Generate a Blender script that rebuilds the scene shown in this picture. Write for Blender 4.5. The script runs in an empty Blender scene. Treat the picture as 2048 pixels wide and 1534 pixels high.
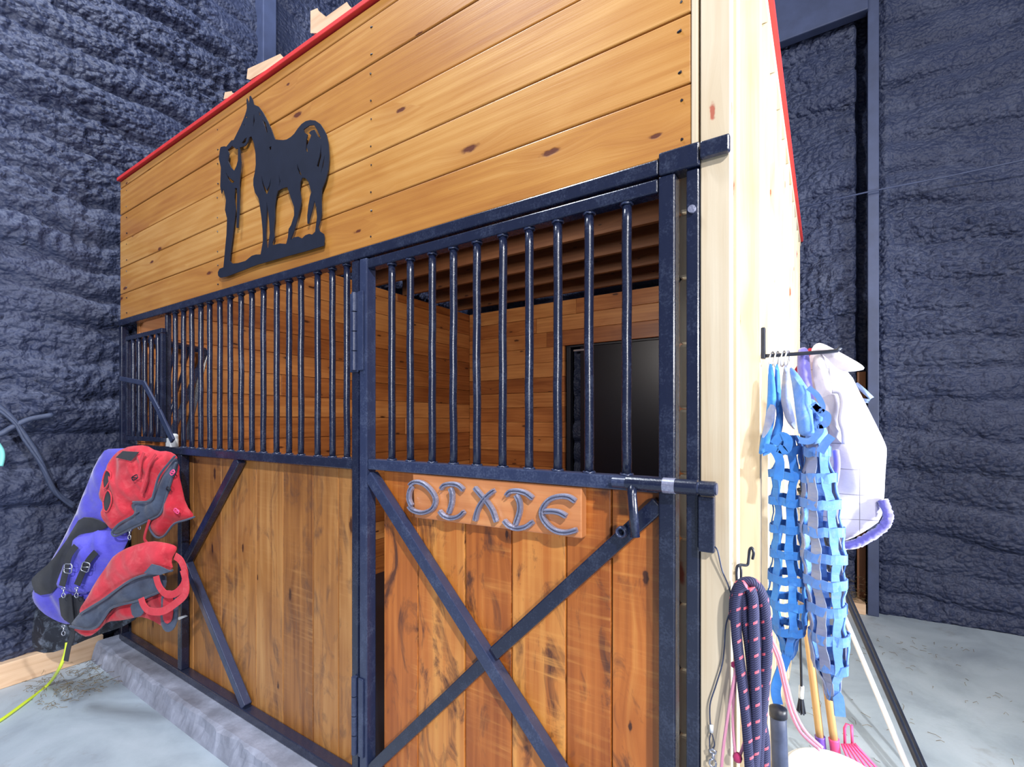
import bpy, bmesh, math, random
from mathutils import Vector, Matrix, noise
from mathutils.geometry import delaunay_2d_cdt
PI = math.pi
SC = bpy.context.scene
COL = SC.collection
# ------------------------------------------------------------------ camera model (photo is 2048x1534)
F, CX, CY, YAW = 957.0, 1024.0, 842.0, math.radians(33.2)
CC, SS = math.cos(YAW), math.sin(YAW)
CAM = Vector((0.2567, -1.2935, 1.52))
FLOOR = -0.12
def ray(px, py):
    a = (px-CX)/F
    return Vector((a*CC-SS, a*SS+CC, (CY-py)/F))
def onY(px, py, y=0.0):
    d = ray(px, py); return CAM + d*((y-CAM.y)/d.y)
def onX(px, py, x):
    d = ray(px, py); return CAM + d*((x-CAM.x)/d.x)
def onZ(px, py, z):
    d = ray(px, py); return CAM + d*((z-CAM.z)/d.z)
class Plane:
    """a vertical plane through A and B (ground points); s along it, z up, n towards the aisle"""
    def __init__(s, ax, ay, bx, by):
        s.o = Vector((ax, ay, 0)); d = Vector((bx-ax, by-ay, 0)); s.d = d.normalized()
        s.n = Vector((s.d.y, -s.d.x, 0))
    def hit(s, px, py, off=0.0):
        r = ray(px, py); t = (s.o+s.n*off-CAM).dot(s.n)/r.dot(s.n); p = CAM+r*t
        return ((p-s.o).dot(s.d), p.z)
    def at(s, u, z, off=0.0):
        return s.o + s.d*u + s.n*off + Vector((0, 0, z))
    def p3(s, px, py, off=0.0):
        u, z = s.hit(px, py, off); return s.at(u, z, off)
FRONT = Plane(0, 0, 1, 0)
# ------------------------------------------------------------------ materials
def lin(r, g, b):
    f = lambda v: (v/255/12.92) if v/255 <= .04045 else ((v/255+.055)/1.055)**2.4
    return (f(r), f(g), f(b), 1)
class NT:
    def __init__(s, name):
        s.m = bpy.data.materials.new(name); s.m.use_nodes = True
        s.t = s.m.node_tree; s.b = s.t.nodes['Principled BSDF']
    def n(s, typ, **kw):
        nd = s.t.nodes.new(typ)
        for k, v in kw.items():
            if k.startswith('i_'):
                key = k[2:]; key = int(key) if key.isdigit() else key.replace('_', ' ')
                nd.inputs[key].default_value = v
            else: setattr(nd, k, v)
        return nd
    def l(s, a, b): s.t.links.new(a, b)
    def ramp(s, fac, stops):
        r = s.n('ShaderNodeValToRGB'); e = r.color_ramp.elements
        while len(e) < len(stops): e.new(.5)
        for q, (p, c) in zip(e, stops): q.position = p; q.color = c
        s.l(fac, r.inputs[0]); return r.outputs[0]
    def math(s, op, a, b=None, c=None, clamp=False):
        m = s.n('ShaderNodeMath', operation=op, use_clamp=clamp)
        for i, v in enumerate((a, b, c)):
            if v is None: continue
            if isinstance(v, (int, float)): m.inputs[i].default_value = v
            else: s.l(v, m.inputs[i])
        return m.outputs[0]
    def mix(s, fac, a, b, mode='MIX'):
        m = s.n('ShaderNodeMix', data_type='RGBA', blend_type=mode)
        for k, v in ((0, fac), (6, a), (7, b)):
            if isinstance(v, (int, float)): m.inputs[k].default_value = v
            elif isinstance(v, tuple): m.inputs[k].default_value = v
            else: s.l(v, m.inputs[k])
        return m.outputs[2]
    def bump(s, h, strength, dist=.01):
        b = s.n('ShaderNodeBump'); b.inputs['Strength'].default_value = strength
        b.inputs['Distance'].default_value = dist; s.l(h, b.inputs['Height']); s.l(b.outputs[0], s.b.inputs['Normal'])
def noise_t(N, vec, scale, detail=4, rough=.5, dist=0):
    n = N.n('ShaderNodeTexNoise'); n.inputs['Scale'].default_value = scale; n.inputs['Detail'].default_value = detail
    n.inputs['Roughness'].default_value = rough; n.inputs['Distortion'].default_value = dist
    if vec is not None: N.l(vec, n.inputs['Vector'])
    return n.outputs[0]
def mapping(N, vec, sc, loc=(0, 0, 0)):
    m = N.n('ShaderNodeMapping'); m.inputs['Scale'].default_value = sc; m.inputs['Location'].default_value = loc
    N.l(vec, m.inputs['Vector']); return m.outputs[0]
def wood(name, dark, mid, light, knot, knots=.5, var=.5, rough=.45, coat=0.0, stain=None, stain_amt=0, saw=0, grain=1.0):
    N = NT(name); uv = N.n('ShaderNodeUVMap').outputs[0]
    rnd = N.n('ShaderNodeAttribute', attribute_name='rnd').outputs['Fac']
    # knots: cells stretched along the grain
    kv = mapping(N, uv, (2.4, 7.5, 1))
    vo = N.n('ShaderNodeTexVoronoi', voronoi_dimensions='2D'); N.l(kv, vo.inputs['Vector']); vo.inputs['Scale'].default_value = 1
    sep = N.n('ShaderNodeSeparateColor'); N.l(vo.outputs['Color'], sep.inputs[0])
    has = N.math('GREATER_THAN', sep.outputs[0], 1-knots)
    dist = vo.outputs['Distance']
    wob = noise_t(N, uv, 40, 2)
    dd = N.math('ADD', dist, N.math('MULTIPLY', N.math('SUBTRACT', wob, .5), .10))
    size = N.math('MULTIPLY_ADD', sep.outputs[1], .08, .035)
    core = N.math('MULTIPLY', N.math('SUBTRACT', 1.0, N.math('SMOOTH_MIN', N.math('DIVIDE', dd, size), 1.0, .2), clamp=True), has)
    core = N.math('MULTIPLY', core, 2.2, clamp=True)
    halo = N.math('MULTIPLY', N.math('SUBTRACT', 1.0, N.math('DIVIDE', dist, .42), clamp=True), has)
    # grain, bent around the knots
    sx = N.n('ShaderNodeSeparateXYZ'); N.l(uv, sx.inputs[0])
    vv = N.math('ADD', sx.outputs[1], N.math('MULTIPLY', halo, .03))
    cb = N.n('ShaderNodeCombineXYZ'); N.l(sx.outputs[0], cb.inputs[0]); N.l(vv, cb.inputs[1])
    g1 = noise_t(N, mapping(N, cb.outputs[0], (.8, 16*grain, 1)), 1.0, 3, .5, 1.2)
    g2 = noise_t(N, mapping(N, cb.outputs[0], (4, 170*grain, 1)), 1.0, 4, .6, .3)
    big = noise_t(N, mapping(N, uv, (2.2, 5, 1)), 1.0, 3, .5, .5)
    w = N.n('ShaderNodeTexWave', wave_type='BANDS', bands_direction='Y'); N.l(mapping(N, cb.outputs[0], (.5, 9*grain, 1)), w.inputs['Vector'])
    w.inputs['Scale'].default_value = 1.0; w.inputs['Distortion'].default_value = 5; w.inputs['Detail'].default_value = 2; w.inputs['Detail Scale'].default_value = .6
    t = N.math('ADD', N.math('MULTIPLY', g1, .50), N.math('MULTIPLY', g2, .13))
    t = N.math('ADD', t, N.math('MULTIPLY', w.outputs['Fac'], .05))
    t = N.math('ADD', t, N.math('MULTIPLY', big, .36))
    t = N.math('ADD', t, N.math('MULTIPLY', N.math('SUBTRACT', rnd, .5), .34*var))
    c = N.ramp(t, [(.28, dark), (.50, mid), (.76, light)])
    if stain is not None:
        sn = noise_t(N, mapping(N, uv, (3.2, 7, 1)), 1.0, 5, .65, 1.6)
        sf = N.math('MULTIPLY', N.math('SUBTRACT', sn, .52, clamp=True), 6*stain_amt, clamp=True)
        c = N.mix(sf, c, stain)
    if saw:
        sw = noise_t(N, mapping(N, uv, (55, 3, 1)), 1.0, 3, .6)
        sm = noise_t(N, mapping(N, uv, (1.4, 5, 1)), 1.0, 2)
        sf = N.math('MULTIPLY', N.math('SUBTRACT', sw, .50, clamp=True), N.math('SUBTRACT', sm, .44, clamp=True))
        c = N.mix(N.math('MULTIPLY', sf, 26*saw, clamp=True), c, light)
    c = N.mix(N.math('MULTIPLY', halo, .35), c, dark)
    c = N.mix(core, c, knot)
    N.l(c, N.b.inputs['Base Color'])
    N.b.inputs['Roughness'].default_value = rough
    N.b.inputs['Coat Weight'].default_value = coat; N.b.inputs['Coat Roughness'].default_value = .3
    N.bump(N.math('ADD', N.math('MULTIPLY', g2, .7), N.math('MULTIPLY', core, -.6)), .35, .002)
    return N.m
def metal(name, base, dust=(.17, .22, .36, 1), amt=.5, rough=.3):
    N = NT(name); tc = N.n('ShaderNodeTexCoord').outputs['Object']
    n1 = noise_t(N, tc, 14, 5, .7); n2 = noise_t(N, tc, 160, 3, .6); n3 = noise_t(N, mapping(N, tc, (60, 60, 7)), 1, 3)
    sp = N.math('MULTIPLY', N.math('SUBTRACT', N.math('MULTIPLY', N.math('ADD', n1, .12), N.math('ADD', n2, .38)), .54, clamp=True), 4*amt, clamp=True)
    geo = N.n('ShaderNodeNewGeometry'); sz = N.n('ShaderNodeSeparateXYZ'); N.l(geo.outputs['Normal'], sz.inputs[0])
    up = N.math('MULTIPLY', N.math('SUBTRACT', sz.outputs[2], .55, clamp=True), 1.3*amt, clamp=True)   # settled dust on ledges
    f = N.math('MAXIMUM', sp, up)
    N.l(N.mix(f, base, dust), N.b.inputs['Base Color'])
    N.l(N.math('ADD', N.math('MULTIPLY', f, .4), N.math('MULTIPLY_ADD', n3, .16, rough-.06)), N.b.inputs['Roughness'])
    N.b.inputs['Specular IOR Level'].default_value = .6
    N.b.inputs['Coat Weight'].default_value = .35; N.b.inputs['Coat Roughness'].default_value = .22
    N.bump(N.math('ADD', n2, N.math('MULTIPLY', n3, .5)), .22, .002)
    return N.m
def simple(name, col, rough=.5, metallic=0.0, coat=0, bumps=None, var=0.0, vscale=12):
    N = NT(name); tc = N.n('ShaderNodeTexCoord').outputs['Object']
    if var:
        n1 = noise_t(N, tc, vscale, 4, .6)
        d = tuple(v*(1-var) for v in col[:3])+(1,)
        N.l(N.mix(N.ramp(n1, [(.35, (0, 0, 0, 1)), (.65, (1, 1, 1, 1))]), d, col), N.b.inputs['Base Color'])
    else: N.b.inputs['Base Color'].default_value = col
    N.b.inputs['Roughness'].default_value = rough; N.b.inputs['Metallic'].default_value = metallic
    N.b.inputs['Coat Weight'].default_value = coat
    if bumps: N.bump(noise_t(N, tc, bumps[0], 4, .6), bumps[1], .003)
    return N.m
def fabric(name, col, col2=None, sheen=.2, dirt=None, damt=.5, weave=900, rough=.8, stitch=0):
    N = NT(name); uv = N.n('ShaderNodeUVMap').outputs[0]
    n1 = noise_t(N, uv, 9, 4, .6); n2 = noise_t(N, uv, 120, 3, .6)
    col2 = col2 or tuple(v*.75 for v in col[:3])+(1,)
    c = N.mix(N.ramp(n1, [(.35, (0, 0, 0, 1)), (.68, (1, 1, 1, 1))]), col2, col)
    if dirt:
        d = N.math('MULTIPLY', N.math('SUBTRACT', noise_t(N, uv, 16, 6, .7, .8), .5, clamp=True), 4*damt, clamp=True)
        c = N.mix(d, c, dirt)
    if stitch:
        br = N.n('ShaderNodeTexBrick', offset=0.0, squash=1.0); N.l(uv, br.inputs['Vector'])
        br.inputs['Scale'].default_value = 1; br.inputs['Brick Width'].default_value = stitch; br.inputs['Row Height'].default_value = stitch
        br.inputs['Mortar Size'].default_value = .0011; br.inputs['Mortar Smooth'].default_value = .0
        c = N.mix(N.math('MULTIPLY', br.outputs['Fac'], .75), c, (.10, .09, .12, 1))
    N.l(c, N.b.inputs['Base Color'])
    N.b.inputs['Roughness'].default_value = rough; N.b.inputs['Sheen Weight'].default_value = sheen
    N.bump(N.math('ADD', n2, N.math('MULTIPLY', noise_t(N, uv, weave, 2), .6)), .3, .003)
    return N.m
M = {}
M['header'] = wood('honey_pine', lin(156, 96, 38), lin(180, 124, 56), lin(206, 158, 92), lin(92, 44, 20), knots=.30, var=.45, coat=.25, rough=.45)
M['inner'] = wood('stained_cedar', lin(136, 74, 34), lin(176, 108, 56), lin(210, 146, 86), lin(80, 40, 20), knots=.32, var=1.0, coat=.1)
M['door'] = wood('stained_plank', lin(140, 70, 22), lin(186, 108, 44), lin(222, 156, 80), lin(70, 34, 16), knots=.22, var=.8, coat=.25,
                 stain=lin(92, 52, 32), stain_amt=1.1, saw=.5)
M['panel'] = wood('weathered_plank', lin(122, 74, 34), lin(164, 110, 56), lin(196, 146, 88), lin(72, 40, 22), knots=.22, var=1.0, coat=.12,
                  stain=lin(96, 66, 48), stain_amt=.7, saw=.3)
M['pine'] = wood('raw_pine', lin(184, 160, 126), lin(202, 187, 162), lin(216, 205, 184), lin(170, 92, 70), knots=.5, var=.2, rough=.6)
M['joist'] = wood('joist_lumber', lin(88, 50, 28), lin(112, 70, 42), lin(140, 94, 60), lin(60, 30, 16), knots=.3, var=.6, rough=.6)
M['signwood'] = wood('sign_board', lin(176, 104, 58), lin(206, 136, 86), lin(226, 166, 112), lin(120, 60, 30), knots=.12, var=.3, coat=.4, rough=.35)
M['handle'] = wood('handle_wood', lin(176, 132, 84), lin(204, 164, 110), lin(222, 186, 134), lin(120, 80, 50), knots=.0, var=.4)
M['sill'] = wood('sill_wood', lin(190, 150, 116), lin(214, 180, 148), lin(228, 200, 172), lin(120, 80, 60), knots=.1, var=.3, rough=.7)
M['metal'] = metal('navy_black_steel', lin(20, 27, 52), amt=.13, rough=.24)
M['metal2'] = metal('dusty_steel_baked_sheen', lin(40, 50, 82), amt=.22, rough=.32)  # slate reflection put into the lighter base colour, plus some dust
M['shoe'] = metal('worn_horseshoe_steel', lin(146, 150, 178), dust=(.6, .62, .78, 1), amt=.8, rough=.32); M['shoe'].node_tree.nodes['Principled BSDF'].inputs['Metallic'].default_value = .55
M['steel'] = simple('bright_steel', lin(190, 195, 210), .3, .85)
M['art'] = simple('black_powder_coat', lin(30, 36, 54), .5, .1, bumps=(300, .1), var=.2)
M['red'] = simple('red_paint', lin(214, 52, 52), .5, var=.15)
M['white'] = simple('white_plastic', lin(226, 232, 238), .4, var=.06)
M['whitepaint'] = simple('white_pole_paint', lin(235, 238, 248), .35)
M['blackpole'] = simple('black_pole_paint', lin(34, 40, 56), .35, var=.3, vscale=25)
M['blackp'] = simple('black_plastic', lin(28, 32, 46), .45, var=.2)
M['dark'] = simple('dark_door_steel', lin(16, 18, 34), .35, .2, var=.3, vscale=3)
M['pinkp'] = simple('pink_plastic', lin(236, 84, 140), .4)
M['purplep'] = simple('purple_plastic', lin(120, 84, 190), .4)
M['bluep'] = simple('blue_grey_plastic', lin(112, 132, 170), .5)
M['hose'] = simple('yellow_green_hose', lin(206, 226, 60), .4, coat=.3)
M['cable'] = simple('blue_grey_cable', lin(62, 72, 100), .6, var=.3, vscale=30)
M['teal'] = simple('teal_plastic', lin(120, 200, 200), .5)
M['hay'] = simple('dry_hay', lin(124, 108, 78), .8, var=.3, vscale=40)
M['redf'] = fabric('red_cordura', lin(196, 26, 50), lin(164, 16, 38), dirt=lin(206, 84, 92), damt=.45)
M['redf2'] = fabric('faded_red_nylon', lin(208, 46, 66), lin(184, 34, 52), dirt=lin(222, 112, 116), damt=.4)
M['bluef'] = fabric('violet_blue_fleece', lin(84, 80, 212), lin(66, 62, 184), dirt=lin(96, 90, 160), damt=.5, sheen=.5)
M['bluen'] = fabric('violet_blue_nylon', lin(96, 94, 224), lin(78, 74, 200), sheen=.2, dirt=lin(120, 120, 200), damt=.3)
M['greyf'] = fabric('slate_lining', lin(66, 80, 106), lin(46, 56, 80), dirt=lin(96, 108, 130), damt=.3, stitch=0)
M['blackf'] = fabric('black_webbing', lin(34, 38, 50), lin(24, 28, 38))
M['rubber'] = fabric('scuffed_black_rubber', lin(30, 36, 50), lin(20, 24, 36), dirt=lin(150, 165, 190), damt=.55, sheen=0, rough=.5, weave=300)
M['whitef'] = fabric('white_quilted_cotton', lin(204, 201, 214), lin(186, 182, 202), dirt=lin(190, 180, 200), damt=.2, stitch=.085)
M['whiteplain'] = fabric('white_cotton', lin(208, 205, 214), lin(192, 188, 204))
M['purplef'] = fabric('purple_fleece', lin(112, 108, 196), lin(88, 84, 170), sheen=.8, weave=250)
M['net1'] = fabric('bright_blue_webbing', lin(38, 118, 198), lin(26, 92, 172), dirt=lin(110, 150, 190), damt=.2)
M['net2'] = fabric('faded_blue_webbing', lin(84, 134, 206), lin(62, 108, 188), dirt=lin(140, 156, 178), damt=.4)
M['netgrey'] = fabric('dusty_grey_webbing', lin(124, 134, 164), lin(94, 106, 148), dirt=lin(150, 144, 130), damt=.6)
M['pinkr'] = fabric('pink_rope', lin(228, 160, 186), lin(206, 132, 166))
M['magenta'] = fabric('magenta_cord', lin(176, 40, 100))
def rope_mat():
    N = NT('navy_rope_pink_flecks'); uv = N.n('ShaderNodeUVMap').outputs[0]
    sx = N.n('ShaderNodeSeparateXYZ'); N.l(uv, sx.inputs[0])
    u, v = sx.outputs[0], sx.outputs[1]          # u metres along, v 0..1 around
    a = N.math('FRACT', N.math('ADD', N.math('MULTIPLY', u, 26), N.math('MULTIPLY', v, 1.0)))
    near = N.math('LESS_THAN', a, .16)
    b = N.math('FRACT', N.math('MULTIPLY', v, 3)); near2 = N.math('LESS_THAN', b, .40)
    fl = N.math('MULTIPLY', near, near2)
    br = N.n('ShaderNodeTexWave', bands_direction='DIAGONAL'); N.l(mapping(N, uv, (60, 3, 1)), br.inputs['Vector']); br.inputs['Scale'].default_value = 2
    c = N.mix(br.outputs['Fac'], lin(34, 36, 66), lin(66, 68, 108))
    N.l(N.mix(fl, c, lin(240, 104, 124)), N.b.inputs['Base Color']); N.b.inputs['Roughness'].default_value = .8
    N.bump(br.outputs['Fac'], .5, .003)
    return N.m
M['rope'] = rope_mat()
def foam_mat():
    N = NT('sprayed_foam_blue_black'); tc = N.n('ShaderNodeTexCoord').outputs['Object']
    n1 = noise_t(N, tc, 1.3, 4, .6); n2 = noise_t(N, mapping(N, tc, (14, 14, 40)), 1, 4, .6); n3 = noise_t(N, tc, 3.5, 5, .65)
    c = N.mix(n1, lin(24, 32, 58), lin(46, 55, 86))
    dust = N.math('MULTIPLY', N.math('SUBTRACT', n3, .5, clamp=True), 2.4, clamp=True)     # dust and hay chaff stuck in random patches
    geo = N.n('ShaderNodeNewGeometry'); sz = N.n('ShaderNodeSeparateXYZ'); N.l(geo.outputs['Normal'], sz.inputs[0])
    led = N.math('MULTIPLY', N.math('SUBTRACT', sz.outputs[2], .18, clamp=True), 1.5, clamp=True)  # upward faces lighter: light from above painted in, along with dust
    c = N.mix(N.math('MAXIMUM', N.math('MULTIPLY', led, .30), N.math('MULTIPLY', dust, .35)), c, lin(112, 120, 146))
    N.l(c, N.b.inputs['Base Color']); N.b.inputs['Roughness'].default_value = .62
    N.b.inputs['Specular IOR Level'].default_value = .5
    vo = N.n('ShaderNodeTexVoronoi', feature='SMOOTH_F1'); N.l(tc, vo.inputs['Vector']); vo.inputs['Scale'].default_value = 55; vo.inputs['Randomness'].default_value = 1
    v2 = N.n('ShaderNodeTexVoronoi', feature='SMOOTH_F1'); N.l(mapping(N, tc, (1, 1, 1.35)), v2.inputs['Vector']); v2.inputs['Scale'].default_value = 21; v2.inputs['Smoothness'].default_value = .35
    msk = N.math('MULTIPLY', N.math('SUBTRACT', noise_t(N, tc, 1.1, 3), .36, clamp=True), 5, clamp=True)
    h = N.math('ADD', N.math('MULTIPLY', vo.outputs['Distance'], -.8), N.math('MULTIPLY', n2, .7))
    h = N.math('SUBTRACT', h, N.math('MULTIPLY', N.math('MULTIPLY', v2.outputs['Distance'], msk), 2.2))
    N.bump(h, .85, .014)
    return N.m
M['foam'] = foam_mat()
M['foamsmooth'] = simple('foam_coated_steel', lin(60, 70, 102), .55, .0, bumps=(40, .25), var=.25, vscale=6)
def concrete():
    N = NT('smooth_concrete'); tc = N.n('ShaderNodeTexCoord').outputs['Object']
    n1 = noise_t(N, tc, 1.6, 6, .6, .6); n2 = noise_t(N, tc, 60, 4, .6); n3 = noise_t(N, tc, 4, 5, .7)
    c = N.ramp(n1, [(.3, lin(144, 156, 170)), (.5, lin(170, 184, 196)), (.72, lin(188, 200, 212))])
    st = N.math('MULTIPLY', N.math('SUBTRACT', n3, .58, clamp=True), 5, clamp=True)
    c = N.mix(N.math('MULTIPLY', st, .55), c, lin(122, 112, 108))
    N.l(c, N.b.inputs['Base Color']); N.b.inputs['Roughness'].default_value = .55
    N.bump(N.math('ADD', n2, n3), .2, .004)
    return N.m
M['concrete'] = concrete()
M['curb'] = simple('rough_curb_concrete', lin(158, 164, 184), .8, bumps=(50, .7), var=.35, vscale=9)
# ------------------------------------------------------------------ mesh builder
class MB:
    def __init__(s): s.v = []; s.f = []; s.isl = []; s.k = 0; s.uv = {}
    def add(s, vs, fs, uvs=None):
        o = len(s.v); s.v += [tuple(v) for v in vs]
        for i, f in enumerate(fs):
            if uvs: s.uv[len(s.f)] = uvs[i]
            s.f.append([o+j for j in f]); s.isl.append(s.k)
        s.k += 1; return s
    def box(s, x0, x1, y0, y1, z0, z1):
        vs = [(x, y, z) for z in (z0, z1) for y in (y0, y1) for x in (x0, x1)]
        return s.add(vs, [(0, 2, 3, 1), (4, 5, 7, 6), (0, 1, 5, 4), (2, 6, 7, 3), (0, 4, 6, 2), (1, 3, 7, 5)])
    def bar(s, a, b, w, d, side=None):
        """rectangular bar from a to b; d measured along `side`-ish (default +y), w across"""
        a, b = Vector(a), Vector(b); t = (b-a).normalized(); y = Vector(side or (0, 1, 0)); y = (y-t*y.dot(t)).normalized(); x = t.cross(y)
        vs = [p+x*(w/2*i)+y*(d/2*j) for p in (a, b) for j in (-1, 1) for i in (-1, 1)]
        return s.add(vs, [(0, 2, 3, 1), (4, 5, 7, 6), (0, 1, 5, 4), (2, 6, 7, 3), (0, 4, 6, 2), (1, 3, 7, 5)])
    def tube(s, pts, r, n=12, closed=False, flat=1.0, up=None, cap=True):
        pts = [Vector(p) for p in pts]; m = len(pts); L = 0; rings = []; us = []
        rr = r if isinstance(r, (list, tuple)) else [r]*m
        prev = None
        for i, p in enumerate(pts):
            if closed: t = (pts[(i+1) % m]-pts[i-1])
            else: t = pts[min(i+1, m-1)]-pts[max(i-1, 0)]
            t.normalize()
            if up is not None: y = Vector(up)
            elif prev is None: y = Vector((0, 0, 1)) if abs(t.z) < .9 else Vector((1, 0, 0))
            else: y = prev
            y = (y-t*y.dot(t)).normalized(); prev = y; x = t.cross(y)
            if i: L += (p-pts[i-1]).length
            us.append(L)
            rings.append([p+x*(rr[i]*math.cos(2*PI*k/n))+y*(rr[i]*flat*math.sin(2*PI*k/n)) for k in range(n)])
        vs = [v for r_ in rings for v in r_]; fs = []; uvs = []
        for i in range(m if closed else m-1):
            j = (i+1) % m
            for k in range(n):
                fs.append((i*n+k, i*n+(k+1) % n, j*n+(k+1) % n, j*n+k)); e = us[j] if j else us[-1]+.02
                uvs.append([(us[i], k/n), (us[i], (k+1)/n), (e, (k+1)/n), (e, k/n)])
        if cap and not closed:
            fs.append(tuple(range(n-1, -1, -1))); uvs.append([(0, 0)]*n)
            fs.append(tuple((m-1)*n+k for k in range(n))); uvs.append([(0, 0)]*n)
        return s.add(vs, fs, uvs)
    def ribbon(s, pts, w, th, nrm):
        """flat strap along pts, width w, thickness th, nrm(i) outward normal"""
        pts = [Vector(p) for p in pts]; m = len(pts); vs = []; L = 0; us = []
        ww = w if isinstance(w, (list, tuple)) else [w]*m
        for i, p in enumerate(pts):
            t = (pts[min(i+1, m-1)]-pts[max(i-1, 0)]).normalized(); n_ = Vector(nrm(i)); n_ = (n_-t*n_.dot(t)).normalized(); x = t.cross(n_)
            if i: L += (p-pts[i-1]).length
            us.append(L)
            for a, b in ((-1, -1), (1, -1), (1, 1), (-1, 1)): vs.append(p+x*(ww[i]/2*a)+n_*(th/2*b))
        fs = []; uvs = []
        for i in range(m-1):
            for k in range(4):
                k2 = (k+1) % 4; fs.append((i*4+k, i*4+k2, i*4+4+k2, i*4+4+k)); uvs.append([(us[i], k*.02), (us[i], k*.02+.02), (us[i+1], k*.02+.02), (us[i+1], k*.02)])
        fs.append((3, 2, 1, 0)); uvs.append([(0, 0)]*4); q = (m-1)*4; fs.append((q, q+1, q+2, q+3)); uvs.append([(0, 0)]*4)
        return s.add(vs, fs, uvs)
    def lathe(s, c, prof, n=32):
        c = Vector(c); vs = []; fs = []
        for r, z in prof:
            for k in range(n): vs.append(c+Vector((r*math.cos(2*PI*k/n), r*math.sin(2*PI*k/n), z)))
        for i in range(len(prof)-1):
            for k in range(n): fs.append((i*n+k, i*n+(k+1) % n, (i+1)*n+(k+1) % n, (i+1)*n+k))
        fs.append(tuple(range(n-1, -1, -1))); fs.append(tuple((len(prof)-1)*n+k for k in range(n)))
        return s.add(vs, fs)
    def build(s, name, mat, parent=None, bevel=0, smooth=False, grain=None, origin=None, seg=2, seed=1):
        bm = bmesh.new(); il = bm.faces.layers.int.new('isl'); ul = bm.loops.layers.uv.new('UVMap')
        bv = [bm.verts.new(v) for v in s.v]
        for i, f in enumerate(s.f):
            try: fc = bm.faces.new([bv[j] for j in f])
            except ValueError: continue
            fc[il] = s.isl[i]; fc.smooth = smooth
            if i in s.uv:
                for lp, uvc in zip(fc.loops, s.uv[i]): lp[ul].uv = uvc
        if bevel:
            bm.normal_update()
            es = [e for e in bm.edges if len(e.link_faces) == 2 and e.calc_face_angle(0) > .6]
            bmesh.ops.bevel(bm, geom=es, offset=bevel, segments=seg, affect='EDGES', profile=.5, clamp_overlap=True)
        bmesh.ops.recalc_face_normals(bm, faces=bm.faces)
        me = bpy.data.meshes.new(name)
        if grain is not None:
            gi = 'xyz'.index(grain); offs = {}
            rg = random.Random(seed*977+len(s.f)); bm.normal_update()
            for fc in bm.faces:
                k = fc[il]
                if k not in offs: offs[k] = (rg.uniform(0, 50), rg.uniform(0, 50), rg.random())
                nn = fc.normal; ax = max(range(3), key=lambda q: abs(nn[q]))
                oth = [q for q in range(3) if q != gi and q != ax] or [q for q in range(3) if q != gi]
                va = oth[0]
                for lp in fc.loops:
                    co = lp.vert.co
                    lp[ul].uv = ((co[gi] if ax != gi else co[(gi+1) % 3])+offs[k][0], co[va]+offs[k][1])
        bm.to_mesh(me)
        if grain is not None:
            at = me.attributes.new('rnd', 'FLOAT', 'FACE')
            ks = [f[il] for f in bm.faces]
            for i, k in enumerate(ks): at.data[i].value = offs[k][2]
        bm.free()
        return link(name, me, mat, parent, origin)
def link(name, me, mat, parent=None, origin=None):
    me.materials.append(mat); o = bpy.data.objects.new(name, me); COL.objects.link(o)
    if parent is not None:
        o.parent = parent; q = parent; tr = Vector((0, 0, 0))
        while q is not None: tr += q.location; q = q.parent
        me.transform(Matrix.Translation(-tr))
    elif origin is not None:
        me.transform(Matrix.Translation(-Vector(origin))); o.location = origin
    return o
def thing(name, label, cat, loc=(0, 0, 0), group=None):
    o = bpy.data.objects.new(name, None); COL.objects.link(o); o.location = loc; o.empty_display_size = .05
    o['label'] = label; o['category'] = cat
    if group: o['group'] = group
    return o
def tag(o, label, cat, group=None, kind=None):
    o['label'] = label; o['category'] = cat
    if group: o['group'] = group
    if kind: o['kind'] = kind
    return o
def struct(o, label=None):
    o['kind'] = 'structure'
    if label: o['label'] = label
    return o
def inside(p, poly):
    x, y = p; c = False; j = len(poly)-1
    for i in range(len(poly)):
        xi, yi = poly[i]; xj, yj = poly[j]
        if (yi > y) != (yj > y) and x < (xj-xi)*(y-yi)/(yj-yi)+xi: c = not c
        j = i
    return c
def seg_dist(p, poly):
    best = 9; P = Vector(p)
    for i in range(len(poly)):
        a = Vector(poly[i-1]); b = Vector(poly[i]); ab = b-a; L = ab.length_squared
        t = max(0, min(1, (P-a).dot(ab)/L)) if L else 0
        best = min(best, (P-a-ab*t).length)
    return best
def smooth_poly(poly, it=1):
    for _ in range(it):
        q = []
        for i in range(len(poly)):
            a, b = Vector(poly[i]), Vector(poly[(i+1) % len(poly)])
            q += [tuple(a*.75+b*.25), tuple(a*.25+b*.75)]
        poly = q
    return poly
def fill(pieces, holes=(), grid=0):
    """triangulate a union of outlines minus holes -> 2D verts, tris"""
    vs = []; es = []
    for poly in list(pieces)+list(holes):
        o = len(vs); vs += [Vector(p) for p in poly]; n = len(poly); es += [(o+i, o+(i+1) % n) for i in range(n)]
    if grid:
        xs = [v.x for v in vs]; ys = [v.y for v in vs]; x = min(xs); row = 0
        y = min(ys)
        while y < max(ys):
            x = min(xs)+(grid/2 if row % 2 else 0)
            while x < max(xs):
                if any(inside((x, y), p) and seg_dist((x, y), p) > grid*.45 for p in pieces): vs.append(Vector((x, y)))
                x += grid
            y += grid*.87; row += 1
    r = delaunay_2d_cdt(vs, es, [], 0, 1e-6)
    V, T = r[0], r[2]; out = []
    for t in T:
        c = sum((V[i] for i in t), Vector((0, 0)))/len(t)
        if any(inside(c, p) for p in pieces) and not any(inside(c, h) for h in holes): out.append(tuple(t))
    return V, out
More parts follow.
